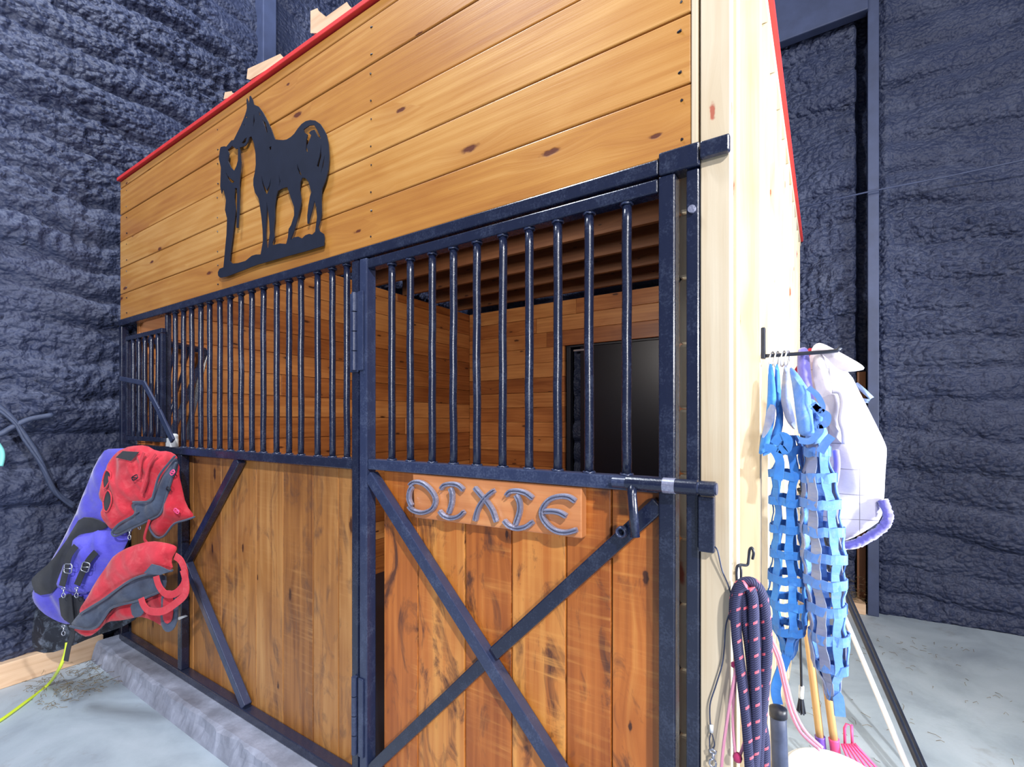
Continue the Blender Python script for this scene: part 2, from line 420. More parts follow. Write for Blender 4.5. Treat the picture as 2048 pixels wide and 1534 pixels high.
def slab(name, V, T, pl, f_front, f_back, mat, parent=None, smooth=True, origin=None, uvscale=1.0):
    """closed sheet: 2D verts on plane pl pushed out to f_front / f_back along its normal"""
    used = sorted({i for t in T for i in t}); idx = {u: k for k, u in enumerate(used)}; n = len(used)
    vs = [pl.at(V[u][0], V[u][1], f_front(V[u][0], V[u][1])) for u in used]+[pl.at(V[u][0], V[u][1], f_back(V[u][0], V[u][1])) for u in used]
    fs = []; cnt = {}
    for t in T:
        k = [idx[i] for i in t]; fs.append(tuple(k)); fs.append(tuple(q+n for q in reversed(k)))
        for a, b in zip(k, k[1:]+k[:1]): cnt[(a, b)] = 1
    for (a, b) in list(cnt):
        if (b, a) not in cnt: fs.append((b, a, a+n, b+n))
    me = bpy.data.meshes.new(name); me.from_pydata([tuple(v) for v in vs], [], fs)
    bm = bmesh.new(); bm.from_mesh(me); bmesh.ops.recalc_face_normals(bm, faces=bm.faces)
    for e in bm.edges:
        if smooth and len(e.link_faces) == 2 and e.calc_face_angle(0) > 1.0: e.smooth = False
    bm.to_mesh(me); bm.free()
    ul = me.uv_layers.new(name='UVMap')
    for p in me.polygons:
        p.use_smooth = smooth
        for li in p.loop_indices:
            v = me.loops[li].vertex_index; u = V[used[v % n]]
            ul.data[li].uv = (u[0]*uvscale+.013*(v >= n), u[1]*uvscale)
    return link(name, me, mat, parent, origin)
def cloth(name, px, pl, mat, parent=None, off=0.0, bulge=.03, bw=.05, th=.006, fold=.012, fs=(14, 4, 0), seed=0, grid=.022, rnd=1, origin=None, slope=0, holes=()):
    """a hanging piece of cloth: outline px traced on plane pl, puffed by bulge, creased by noise"""
    poly = smooth_poly([pl.hit(*p, off) for p in px], rnd)
    hol = [smooth_poly([pl.hit(*p, off) for p in h], rnd) for h in holes]
    V, T = fill([poly], hol, grid)
    sx, sz, tilt = fs; z0 = max(p[1] for p in poly)
    def f(u, z):
        d = seg_dist((u, z), poly)
        b = bulge*(1-math.exp(-d/bw))
        q = u+tilt*z
        w = fold*(noise.noise(Vector((q*sx, z*sz, seed)))*1.3+.5*noise.noise(Vector((q*sx*2.3+3, z*sz*2, seed+5))))
        w *= min(1, .35+d/.04)
        return off+th/2+b+w+slope*(z0-z)
    return slab(name, V, T, pl, f, lambda u, z: f(u, z)*(1 if bulge < .012 else .0)+(off if bulge >= .012 else 0)-th, mat, parent, True, origin)
def path(pl, pts, off=0.0, n=4):
    """smooth catmull-rom through traced points -> 3D"""
    P = [pl.p3(p[0], p[1], off+(p[2] if len(p) > 2 else 0)) for p in pts]
    return crom(P, n)
def crom(P, n=4):
    P = [Vector(p) for p in P]; out = []
    for i in range(len(P)-1):
        a = P[max(i-1, 0)]; b = P[i]; c = P[i+1]; d = P[min(i+2, len(P)-1)]
        for k in range(n):
            t = k/n; out.append(.5*((2*b)+(c-a)*t+(2*a-5*b+4*c-d)*t*t+(3*b-3*c+d-a)*t*t*t))
    out.append(P[-1]); return out
#SECTION2
# ================================================================== SETTING
def foam_wall(name, axis, pos, u0, u1, z0, z1, step, hf, back):
    nu = int((u1-u0)/step)+1; nz = int((z1-z0)/step)+1; vs = []
    for j in range(nz):
        z = z0+(z1-z0)*j/(nz-1)
        for i in range(nu):
            u = u0+(u1-u0)*i/(nu-1); h = hf(u, z)
            vs.append((pos+h, u, z) if axis == 'x' else (u, pos-h, z))
    fs = []
    for j in range(nz-1):
        for i in range(nu-1):
            a = j*nu+i; q = (a, a+1, a+nu+1, a+nu); fs.append(q if axis == 'x' else q[::-1] if False else q)
    n = len(vs); B = pos-back if axis == 'x' else pos+back      # backing so the wall is a solid slab
    cs = [0, nu-1, (nz-1)*nu, nz*nu-1]
    for c in cs:
        v = vs[c]; vs.append((B, v[1], v[2]) if axis == 'x' else (v[0], B, v[2]))
    fs += [(n, n+2, n+3, n+1)]
    fs += [tuple(range(0, nu))[::-1]+(n, n+1), tuple(range((nz-1)*nu, nz*nu))+(n+3, n+2)]
    fs += [tuple(range(0, nz*nu, nu))+(n+2, n), tuple(range(nu-1, nz*nu, nu))[::-1]+(n+1, n+3)]
    me = bpy.data.meshes.new(name); me.from_pydata(vs, [], fs); me.validate()
    bm = bmesh.new(); bm.from_mesh(me); bmesh.ops.recalc_face_normals(bm, faces=bm.faces); bm.to_mesh(me); bm.free()
    for p in me.polygons: p.use_smooth = len(p.vertices) == 4 and p.area < .01
    return struct(link(name, me, M['foam']))
NZ = noise.noise
def lobes(u, z, seed, period, amp, warp, tilt=0.0):
    q = (z+warp*NZ(Vector((u*.8, z*.9, seed)))+.35*warp*NZ(Vector((u*3.1, z*2.2, seed+9)))+tilt*u)/period
    k = math.floor(q); s = q-k
    a = amp*(.55+.9*NZ(Vector((u*.9, k*3.7, seed+3))))
    return max(a, .006)*math.sin(PI*s**.8)**.55
def rough(u, z, seed, amp, mask=.0):
    m = max(0, min(1, .5+1.6*NZ(Vector((u*.9, z*.9, seed+20)))+mask))
    b = abs(NZ(Vector((u*13, z*15, seed))))+.6*abs(NZ(Vector((u*29, z*31, seed+1))))
    return amp*m*(1-2.0*b)
def h_left(y, z):
    h = lobes(y, z, 1.0, .24, .105, .16, .04)+rough(y, z, 4, .034, .15)+.03*NZ(Vector((y*1.4, z*1.4, 7)))+.006*NZ(Vector((y*45, z*45, 2)))
    if z > 2.9: h *= .9
    blob = math.exp(-(((y+.28)/.20)**2+((z-1.72)/.16)**2)); h += blob*(.06+.03*(1-2*abs(NZ(Vector((y*22, z*22, 8))))))
    return h-.03
def h_back(x, z):
    h = lobes(x, z, 11.0, .27, .085, .14, -.02)+rough(x, z, 14, .024, .1)+.02*NZ(Vector((x*1.4, z*1.4, 17)))+.004*NZ(Vector((x*45, z*45, 12)))
    g = min(1, max(0, (x-.482)/.015))*min(1, max(0, (.585-x)/.01))      # gap beside the steel column
    e = math.exp(-((x-.68)/.05)**2)
    return h*(1-g)-.11*g+.03*e-.02
foam_wall('wall_left', 'x', -4.03, -1.5, 4.0, FLOOR, 7.2, .0165, h_left, .25)
foam_wall('wall_back', 'y', 3.90, -4.1, 2.9, FLOOR, 7.2, .019, h_back, .25)
# ground slab
mb = MB(); mb.box(-4.4, 9, -13, 4.2, FLOOR-.15, FLOOR)
struct(mb.build('floor', M['concrete']))
# kick board along the left wall
mb = MB(); mb.box(-4.05, -3.955, -1.6, -.06, FLOOR, .03)
struct(mb.build('baseboard_left', M['sill'], bevel=.006, grain='y'))
mb = MB(); mb.box(-.2, .545, 3.72, 3.88, FLOOR, -.03)
struct(mb.build('baseboard_back', M['sill'], bevel=.005, grain='x'))
# steel columns and girt coated with foam
mb = MB(); mb.box(.557, .634, 3.73, 3.765, FLOOR, 7.2); mb.box(.588, .603, 3.765, 4.0, FLOOR, 7.2)
struct(mb.build('trim_1', M['foamsmooth'], bevel=.006))
mb = MB(); mb.box(-3.86, -3.825, 1.00, 1.12, FLOOR, 7.2); mb.box(-4.1, -3.86, 1.05, 1.075, FLOOR, 7.2)
struct(mb.build('trim_2', M['foamsmooth'], bevel=.006))
mb = MB(); mb.box(-.9, .56, 3.70, 3.80, 4.98, 5.40)
struct(mb.build('trim_3', M['foamsmooth'], bevel=.01))
mb = MB(); mb.box(.49, .553, 3.86, 3.95, -.03, 1.95)
struct(mb.build('trim_4', M['joist'], bevel=.004, grain='z'))
# concrete curb under the stall front
def curb():
    vs = []; N_ = 150; prof = [(-.13, FLOOR), (-.112, -.06), (-.105, -.012), (-.09, 0.0), (-.05, .001), (.12, 0.0), (.12, FLOOR)]
    for i in range(N_+1):
        x = -3.95+3.97*i/N_
        for k, (y, z) in enumerate(prof):
            j = (0, 1, 1, .5, .2, 0, 0)[k]
            vs.append((x, y+j*(.022*NZ(Vector((x*6, k*2., 0)))+.010*NZ(Vector((x*25, k, 4)))), z+(.010*NZ(Vector((x*7, 3, k))) if 0 < k < 4 else 0)))
    m = len(prof); fs = [(i*m+k, i*m+k+1, (i+1)*m+k+1, (i+1)*m+k) for i in range(N_) for k in range(m-1)]+[(i*m+m-1, i*m, (i+1)*m, (i+1)*m+m-1) for i in range(N_)]
    fs += [tuple(range(m)), tuple(N_*m+k for k in range(m))[::-1]]
    me = bpy.data.meshes.new('curb'); me.from_pydata(vs, [], fs)
    bm = bmesh.new(); bm.from_mesh(me); bmesh.ops.recalc_face_normals(bm, faces=bm.faces); bm.to_mesh(me); bm.free()
    return struct(link('trim_5', me, M['curb']))
curb()
# ------------------------------------------------------------------ stall walls inside
def planks(mb, axis, lo, hi, a0, a1, b0, b1, pitch, gap=.003, start=None, jitter=0, seed=0):
    """rows of boards; axis = thickness axis ('x' or 'y'), rows stacked in z; a = run along the other axis"""
    rg = random.Random(seed); z = b0 if start is None else start
    while z < b1-.01:
        t = min(z+pitch-gap, b1); j = rg.uniform(-jitter, jitter)
        cuts = [a0, a1]
        if jitter and a1-a0 > 2.6: cuts = [a0, a0+(a1-a0)*rg.uniform(.25, .75), a1]
        for p, q in zip(cuts, cuts[1:]):
            q2 = q-(.002 if q != a1 else 0)
            if axis == 'x': mb.box(lo+j, hi+j, p, q2, z, t)
            else: mb.box(p, q2, lo+j, hi+j, z, t)
        z += pitch
mb = MB(); planks(mb, 'x', -3.74, -3.70, .06, 3.72, -.1, 2.93, .184, jitter=.0015, seed=3)
struct(mb.build('wall_inner_left', M['inner'], bevel=.003, grain='y', seed=5, seg=1))
mb = MB()
planks(mb, 'y', 3.72, 3.76, -3.7, -2.29, -.1, 2.402, .1787, jitter=.0015, seed=4)
planks(mb, 'y', 3.72, 3.76, -1.10, -.1, -.1, 2.402, .1787, jitter=.0015, seed=6)
planks(mb, 'y', 3.72, 3.76, -3.7, -.1, 2.402, 2.93, .1787, jitter=.0015, seed=7)
struct(mb.build('wall_inner_back', M['inner'], bevel=.003, grain='x', seed=8, seg=1))
mb = MB(); planks(mb, 'x', -.09, -.05, .100, 3.72, -.1, 3.12, .184, seed=9)
struct(mb.build('wall_inner_right', M['pine'], bevel=.008, grain='y', seed=9))
mb = MB(); mb.box(-3.7, -.09, .15, 3.7, FLOOR, FLOOR+.03)
struct(mb.build('floor_inner', M['rubber']))
# sliding steel door in the back opening, with its frame
d1 = thing('door_1', 'dark sliding steel door closing the opening in the back wall of the stall', 'door', (-1.7, 3.9, FLOOR)); struct(d1)
mb = MB(); mb.box(-2.12, -1.02, 3.785, 3.82, FLOOR, 2.44); mb.build('door_panel', M['dark'], d1, bevel=.004)
mb = MB(); mb.box(-2.29, -2.24, 3.77, 3.84, FLOOR, 2.42); mb.box(-2.29, -1.05, 3.765, 3.775, 2.38, 2.42); mb.build('door_frame', M['blackp'], d1, bevel=.003)
mb = MB(); mb.box(-2.20, -1.98, 3.765, 3.785, 2.330, 2.352); mb.build('door_track', M['steel'], d1, bevel=.003)
# ceiling joists
mb = MB(); mb.box(-3.74, -3.43, .42, .46, 2.94, 3.12)
J = None
for i in range(8):
    y = .30+i*.45
    if J is None:
        mb = MB(); mb.box(-3.74, -.05, y, y+.038, 2.935, 3.12)
        J = mb.build('ceiling_joist', M['joist'], bevel=.003, grain='x', origin=(-1.9, y, 2.935), seg=1)
        o = J
    else:
        o = J.copy(); COL.objects.link(o); o.location.y = y+.0
    struct(o)
mb = MB(); mb.box(-3.8, .06, .06, 3.76, 3.125, 3.15); struct(mb.build('ceiling', M['joist'], grain='x'))
# framed side wall: open studs outside the lining
sw = thing('wall_right', 'raw pine stud framing of the stall side with a red edged top plate', 'wall', (0, 2, FLOOR)); struct(sw)
ST = None
for y in (.098, .62, .91, 1.24, 1.55, 1.86, 2.17, 2.48, 2.79, 3.10, 3.41, 3.72):
    mb = MB(); mb.box(-.048, .068, y-.038, y, FLOOR, 3.12); mb.build('stud', M['pine'], sw, bevel=.003, grain='z', seed=int(y*100), seg=1)
mb = MB(); mb.box(-.048, .070, .092, 3.83, 3.122, 3.165); mb.build('top_plate', M['pine'], sw, bevel=.003, grain='y')
mb = MB(); mb.box(-.048, .068, .092, 3.83, FLOOR-.0, FLOOR+.04); mb.build('bottom_plate', M['pine'], sw, bevel=.003, grain='y')
mb = MB(); mb.box(.060, .088, -.012, 3.85, 3.167, 3.20); mb.build('red_edge', M['red'], sw, bevel=.003)
# ================================================================== HEADER
hd = thing('plank_header', 'tall honey coloured pine plank wall above the black barred stall front', 'plank wall', (-1.9, .02, 2.223))
mb = MB(); rg = random.Random(11)
seams = [2.226, 2.404, 2.588, 2.772, 2.956, 3.14, 3.19]
for a, b in zip(seams, seams[1:]):
    j = rg.uniform(0, .003); mb.box(-3.87+rg.uniform(0, .012), -.035+rg.uniform(-.004, .003), .004+j, .042, a, b-.004)
mb.build('plank_panel', M['header'], hd, bevel=.004, grain='x', seed=12)
mb = MB(); mb.box(-3.875, .06, -.012, .05, 3.192, 3.215); mb.build('red_edge', M['red'], hd, bevel=.003)
nl = MB()
for x in (-.06, -1.27, -2.5, -3.75):
    for a, b in zip(seams[:-2], seams[1:]):
        for z in (a+.035, b-.04): nl.lathe((0, 0, 0), [(.0001, 0)], 3) if False else nl.tube([(x+rg.uniform(-.01, .01), .0065, z), (x, .003, z)], .0035, 6)
nl.build('nail', M['blackp'], hd)['kind'] = 'stuff'
# loose lumber offcuts lying on top
og = 'lumber offcuts on top of the header'
def offcut(px, y, dep, label):
    P = [onY(x, z, y) for x, z in px]; zt = min(p.z for p in P); dz = 3.216-zt
    mb = MB(); vs = [(p.x, y, p.z+dz) for p in P]+[(p.x, y+dep, p.z+dz) for p in P]; n = len(P)
    mb.add(vs, [tuple(range(n)), tuple(range(2*n-1, n-1, -1))]+[(i, (i+1) % n, n+(i+1) % n, n+i) for i in range(n)])
    return tag(mb.build('lumber_offcut', M['sill'], bevel=.004, grain='x', origin=(P[0].x, y, 3.216), seed=int(px[0][0])), label, 'lumber', og)
offcut([(622, 68), (622, 27), (634, 22), (645, 44), (693, 10), (702, 24), (636, 68)], -.005, .09, 'pale lumber offcut with an upright stub, rightmost on the header top')
offcut([(494, 163), (496, 146), (560, 117), (567, 125), (500, 165)], -.005, .09, 'flat pale lumber offcut in the middle of the header top edge')
offcut([(448, 203), (450, 192), (463, 190), (465, 197)], -.005, .09, 'small pale lumber offcut on the header top above the horse ears')
# ================================================================== CORNER POST
cp = thing('corner_post', 'raw pine corner post with red knots at the right end of the stall front', 'post', (.03, .05, FLOOR))
mb = MB(); mb.box(-.012, .0605, .002, .04, FLOOR, 3.19); mb.build('face_board', M['pine'], cp, bevel=.004, grain='z', seed=31)
mb = MB(); mb.box(-.034, -.018, .0, .042, 2.235, 3.19); mb.build('edge_strip', M['pine'], cp, bevel=.003, grain='z', seed=32)
mb = MB(); mb.box(-.046, .044, .043, .056, FLOOR, 3.12); mb.build('backing_board', M['pine'], cp, bevel=.005, grain='z', seed=33)
# ================================================================== STALL FRONT (fixed black steel frame)
T = .045
sf = thing('stall_front', 'fixed black steel stall front with vertical bars over a stained plank panel', 'stall front', (-2.6, .02, 0))
def fb(nm, x0, x1, z0, z1, y0=0.0, y1=T, parent=None, mat='metal', bev=.0045):
    mb = MB(); mb.box(x0, x1, y0, y1, z0, z1); return mb.build(nm, M[mat], parent or sf, bevel=bev)
fb('top_rail', -3.872, -.118, 2.182, 2.224, -.004)
fb('top_rail', -.116, -.012, 2.176, 2.236, -.010)
fb('top_rail', -.009, .0605, 2.185, 2.228, -.020, -.002)
fb('post', -3.872, -3.83, 0, 2.18)
fb('post', -.047, -.014, FLOOR, 2.174, .0, .044)
fb('post', -1.383, -1.343, 0, 2.18)
fb('lower_post', -2.972, -2.925, .0455, 1.318, .0)
fb('mid_rail', -3.829, -1.385, 1.32, 1.362)
fb('bottom_rail', -3.83, -1.385, 0.001, .045, -.004, .05)
fb('feed_stile', -3.165, -3.14, 1.364, 2.18, .008, .036)
mb = MB(); mb.bar((-2.30, .022, 1.318), (-2.90, .022, .69), .046, .04); mb.build('brace', M['metal'], sf, bevel=.004)
mb = MB(); mb.bar((-2.90, .022, .69), (-2.24, .022, .05), .046, .04); mb.build('brace', M['metal2'], sf, bevel=.004)
bars = [-3.053, -2.941, -2.84, -2.73, -2.626, -2.514, -2.402, -2.293, -2.189, -2.083, -1.965, -1.863, -1.768, -1.642, -1.539, -1.441]
rg = random.Random(2)
def barpath(x, z0, z1, y, w=.0025):
    return [(x+w*NZ(Vector((x*7, i*.35, 0))), y+w*NZ(Vector((x*7, i*.35, 5))), z0+(z1-z0)*i/14) for i in range(15)]
for x in bars:
    mb = MB(); mb.tube(barpath(x, 1.358, 2.186, .022), .0135, 14); mb.build('bar', M['metal'], sf, smooth=True)
wl = MB()   # weld beads
for x in bars:
    for z in (1.364, 2.180):
        wl.tube([(x+.016*math.cos(a), .022+.016*math.sin(a), z+.002*math.sin(5*a+x*9)) for a in [k*PI/6 for k in range(12)]], .0035, 6, closed=True)
wl.build('weld_bead', M['metal2'], sf, smooth=True)['kind'] = 'stuff'
mb = MB(); xs = [-2.89, -2.564, -2.204, -1.96, -1.72, -1.536, -1.395]
xs = [-3.82, -3.56, -3.28, -3.02]+xs
for a, b in zip(xs, xs[1:]):
    j = rg.uniform(0, .003); mb.box(a, b-.004, .0505+j, .088, .02, 1.33)
mb.build('plank_panel', M['panel'], sf, bevel=.004, grain='z', seed=41)
fb('strap_plate', -1.386, -1.335, 1.72, 2.045, -.006, -.0005, mat='metal2', bev=.002)
# rafters of the front behind the beam, seen through the feed opening
mb = MB(); mb.box(-3.66, -.12, .062, .10, 2.23, 3.10); struct(mb.build('wall_front', M['inner'], bevel=.003, grain='x', seed=44))
# ------------------------------------------------------------------ feed gate
fg = thing('feed_gate', 'small barred steel feed gate in the left end of the stall bars', 'gate', (-3.72, -.02, 1.38))
def gpt(px, py, y=-.012): p = onY(px, py, y); return (p.x, y, p.z)
x0 = onY(257, 700, -.012).x; x1 = onY(330, 700, -.012).x; zt = 2.085; zb = 1.392
for nm, a in (('rail', (x0, x1, zt-.028, zt)), ('rail', (x0, x1, zb, zb+.028)), ('stile', (x0, x0+.026, zb+.03, zt-.03)), ('stile', (x1-.026, x1, zb+.03, zt-.03))):
    mb = MB(); mb.box(a[0], a[1], -.03, -.005, a[2], a[3]); mb.build(nm, M['metal'], fg, bevel=.003)
for k in range(5):
    x = x0+.026+(x1-x0-.052)*(k+.8)/5.4
    mb = MB(); mb.tube(barpath(x, zb+.02, zt-.02, -.018, .002), .0125, 12); mb.build('bar', M['metal'], fg, smooth=True)
lv = [gpt(240, 757, -.06), gpt(288, 766, -.075), gpt(318, 822, -.075), gpt(346, 882, -.05)]
mb = MB(); mb.bar(lv[0], lv[1], .03, .008); mb.bar(lv[1], lv[2], .036, .012); mb.bar(lv[2], lv[3], .042, .014); mb.build('latch_lever', M['metal2'], fg, bevel=.003)
# hay rack of steel tube inside the corner
hr = thing('hay_rack', 'black steel hay rack standing in the corner behind the feed gate', 'rack', (-3.4, .4, 1.3))
A_ = onX(276, 676, -3.655); B_ = onX(412, 702, -3.60); C_ = onY(338, 880, .12); D_ = onX(292, 875, -3.62); E2 = onY(372, 880, .30)
for a, b in ((A_, B_), (B_, C_), (A_, D_), (B_, E2)):
    mb = MB(); mb.bar(a, b, .035, .035, (0.3, 1, .1)); mb.build('tube', M['metal'], hr, bevel=.003)
for t in (.3, .52, .74):
    a = A_.lerp(B_, t); b = D_.lerp(C_, t); mb = MB(); mb.tube([a, b], .010, 10); mb.build('rod', M['metal'], hr, smooth=True)
# white cap and square on the rail
p = onY(351, 890, .015)
wc = thing('white_canister', 'small white round topped plastic canister on the mid rail by the feed gate', 'canister', (p.x, .015, 1.362))
mb = MB(); mb.lathe((p.x, .006, 1.3625), [(.022, 0), (.024, .004), (.024, .048), (.0225, .056), (.024, .060), (.022, .074), (.014, .080), (.002, .082)], 24); mb.build('body', M['white'], wc, smooth=True)
mb = MB(); mb.box(p.x-.095, p.x-.026, -.002, .03, 1.3625, 1.415); tag(mb.build('white_block', M['white'], bevel=.004, origin=(p.x-.06, .014, 1.3625)), 'square white plastic block lying beside the round white canister', 'block')
# ================================================================== STALL DOOR
dr = thing('stall_door', 'black steel stall door with vertical bars, X brace and stained plank panel', 'door', (-.7, .02, .06))
def db(nm, x0, x1, z0, z1, y0=0.0, y1=T, mat='metal', bev=.0045):
    mb = MB(); mb.box(x0, x1, y0, y1, z0, z1); return mb.build(nm, M[mat], dr, bevel=bev)
ZB = -.03
db('stile', -1.330, -1.286, ZB, 2.178, -.004, mat='metal2'); db('stile', -.118, -.074, ZB, 2.175, -.004)
db('rail', -1.284, -.120, 2.136, 2.174); db('rail', -1.284, -.120, 1.325, 1.366, mat='metal2'); db('rail', -1.284, -.120, ZB, ZB+.04)
BL = Vector((-1.284, .022, .105)); TR = Vector((-.12, .022, 1.295)); X_ = Vector((-.688, .022, .724))
TL_ = Vector((-1.284, .018, 1.30)); BR_ = Vector((-.12, .018, .14))
mb = MB(); mb.bar(TL_, BR_, .046, .042); mb.build('brace', M['metal2'], dr, bevel=.004)
mb = MB(); mb.bar(BL, X_+(BL-X_).normalized()*.03, .044, .04); mb.bar(X_+(TR-X_).normalized()*.03, TR, .044, .04); mb.build('brace', M['metal'], dr, bevel=.004)
dbars = [-1.168, -1.068, -.955, -.854, -.749, -.641, -.538, -.435, -.33, -.215]
for x in dbars:
    mb = MB(); mb.tube(barpath(x, 1.362, 2.14, .022), .0140, 16); mb.build('bar', M['metal'], dr, smooth=True)
wl = MB()
for x in dbars:
    for z in (1.368, 2.134):
        wl.tube([(x+.0165*math.cos(a), .022+.0165*math.sin(a), z+.002*math.sin(5*a+x*9)) for a in [k*PI/6 for k in range(12)]], .0038, 6, closed=True)
wl.build('weld_bead', M['metal2'], dr, smooth=True)['kind'] = 'stuff'
mb = MB(); xs = [-1.243, -1.052, -.82, -.621, -.418, -.269, -.116]
for a, b in zip(xs, xs[1:]):
    j = rg.uniform(0, .003); mb.box(a, b-.004, .0465+j, .084, ZB+.01, 1.345)
mb.build('plank_panel', M['door'], dr, bevel=.004, grain='z', seed=53)
for z0, z1 in ((1.725, 2.046), (.159, .477)):
    h = db('hinge', -1.3295, -1.30, z0, z1, -.012, -.0045, mat='metal2', bev=.003)
    mb = MB(); n_ = 4; L_ = (z1-z0)/n_
    for k in range(n_): mb.tube([(-1.352, -.010, z0+L_*k+.002), (-1.352, -.010, z0+L_*(k+1)-.002)], .0125, 14)
    b_ = mb.build('hinge_barrel', M['metal2'], h, smooth=False)
mb = MB(); mb.tube([(-.195, -.030, 1.352), (-.012, -.030, 1.352)], .0195, 20); mb.build('latch_sleeve', M['metal'], dr, smooth=False)
lb = MB(); lb.tube([(-.235, -.030, 1.352), (.034, -.030, 1.352)], .0150, 20); b0 = lb.build('latch_bolt', M['metal2'], dr, smooth=False)
lb = MB(); lb.tube([(-.005, -.030, 1.352), (.030, -.030, 1.352)], .0185, 20); lb.build('bolt_guide', M['metal'], dr, smooth=False)
mb = MB(); mb.tube([(-.097, -.030, 1.352), (-.066, -.030, 1.352)], .0205, 20); mb.build('worn_ring', M['shoe'], dr)['label'] = 'bare worn band on the latch tube'
mb = MB(); mb.tube([(-.178, -.034, 1.352), (-.176, -.046, 1.325), (-.172, -.05, 1.29), (-.165, -.052, 1.212)], .0125, 14); mb.build('latch_handle', M['metal'], dr, smooth=True)
rp = Vector((-.216, 0, 1.212)); mb = MB()
mb.tube([rp+Vector((.0125*math.cos(a), -.014, .0125*math.sin(a))) for a in [k*PI/10 for k in range(20)]], .0045, 8, closed=True, up=(0, 1, 0), flat=3.0); mb.build('stop_ring', M['metal2'], dr, smooth=True)
# latch box and bolt on the fixed post
lbx = MB(); lbx.box(-.012, .026, -.024, -.001, 1.190, 1.330); lbx.build('latch_box', M['metal'], sf, bevel=.003)
mb = MB(); mb.tube([(-.031, -.001, 2.067), (-.031, -.010, 2.067)], .0098, 18); mb.build('bolt_head', M['shoe'], sf)
# ================================================================== NAME SIGN
sg = thing('name_sign', 'wooden board with worn horseshoes spelling DIXIE on the stall door', 'sign', (-.7, .02, 1.16))
def s3(x, y, off=0): p = onY(780+x/4.876, 940+y/4.876, .0); return p+Vector((0, off, 0))
mb = MB(); P = [onY(*q, .010) for q in ((819, 950), (1160, 972), (1162, 1080), (825, 1036))]
P = [(-1.045, 1.322), (-.348, 1.322), (-.348, 1.170), (-1.034, 1.157)]
mb.add([(a, .010, b) for a, b in P]+[(a, .044, b) for a, b in P], [(0, 1, 2, 3), (7, 6, 5, 4), (0, 4, 5, 1), (1, 5, 6, 2), (2, 6, 7, 3), (3, 7, 4, 0)])
mb.build('board', M['signwood'], sg, bevel=.004, grain='x', seed=61)
SH = {'d_bow': [(200, 150), (225, 125), (270, 115), (335, 135), (400, 190), (445, 260), (448, 325), (410, 385), (330, 415), (260, 405), (215, 380), (192, 350)],
 'd_stem': [(235, 160), (212, 200), (203, 260), (212, 310), (232, 345)],
 'i1': [(505, 185), (535, 148), (600, 135), (670, 148), (725, 195)], 'i2': [(605, 175), (624, 230), (620, 320), (590, 415)], 'i3': [(490, 398), (530, 445), (600, 468), (680, 450), (730, 402)],
 'x1': [(832, 170), (890, 240), (960, 320), (1010, 400), (1045, 505)], 'x2': [(1035, 195), (965, 250), (900, 330), (865, 410), (848, 490)],
 'i4': [(1140, 250), (1175, 212), (1240, 203), (1330, 225), (1400, 278)], 'i5': [(1245, 240), (1278, 310), (1280, 400), (1240, 525)], 'i6': [(1118, 490), (1170, 545), (1250, 568), (1335, 550), (1400, 502)],
 'e1': [(1815, 305), (1745, 262), (1650, 258), (1560, 290), (1495, 370), (1490, 450), (1540, 530), (1620, 590), (1720, 607), (1828, 582)], 'e2': [(1525, 400), (1600, 398), (1670, 412), (1735, 448)]}
for i, (k, pts) in enumerate(SH.items()):
    P = crom([s3(*q) for q in pts], 4); hi = -.0005*(i % 3); lift = .006 if k in ('i2', 'x2', 'i5', 'e2', 'd_stem') else 0
    P = [Vector((q.x, .002-lift, q.z)) for q in P]; m = len(P); mb = MB(); w = .0085
    # section with a fullered groove down the middle
    vs = []; sec = [(-1, .6), (-1, -.5), (-.75, -1), (-.3, -1), (-.15, -.45), (.15, -.45), (.3, -1), (.75, -1), (1, -.5), (1, .6)]
    for q in range(m):
        t = (P[min(q+1, m-1)]-P[max(q-1, 0)]).normalized(); nx = Vector((t.z, 0, -t.x)); ww = w*(.85 if q in (0, m-1) else 1)
        for a, b in sec: vs.append(P[q]+nx*(a*ww)+Vector((0, (b if abs(b) != .45 else .1)*.0095-.004, 0)))
    n = len(sec); fs = [(q*n+s_, q*n+(s_+1) % n, (q+1)*n+(s_+1) % n, (q+1)*n+s_) for q in range(m-1) for s_ in range(n)]+[tuple(range(n)), tuple((m-1)*n+s_ for s_ in range(n))]
    mb.add(vs, fs); mb.build('horseshoe', M['shoe'], sg, smooth=False)
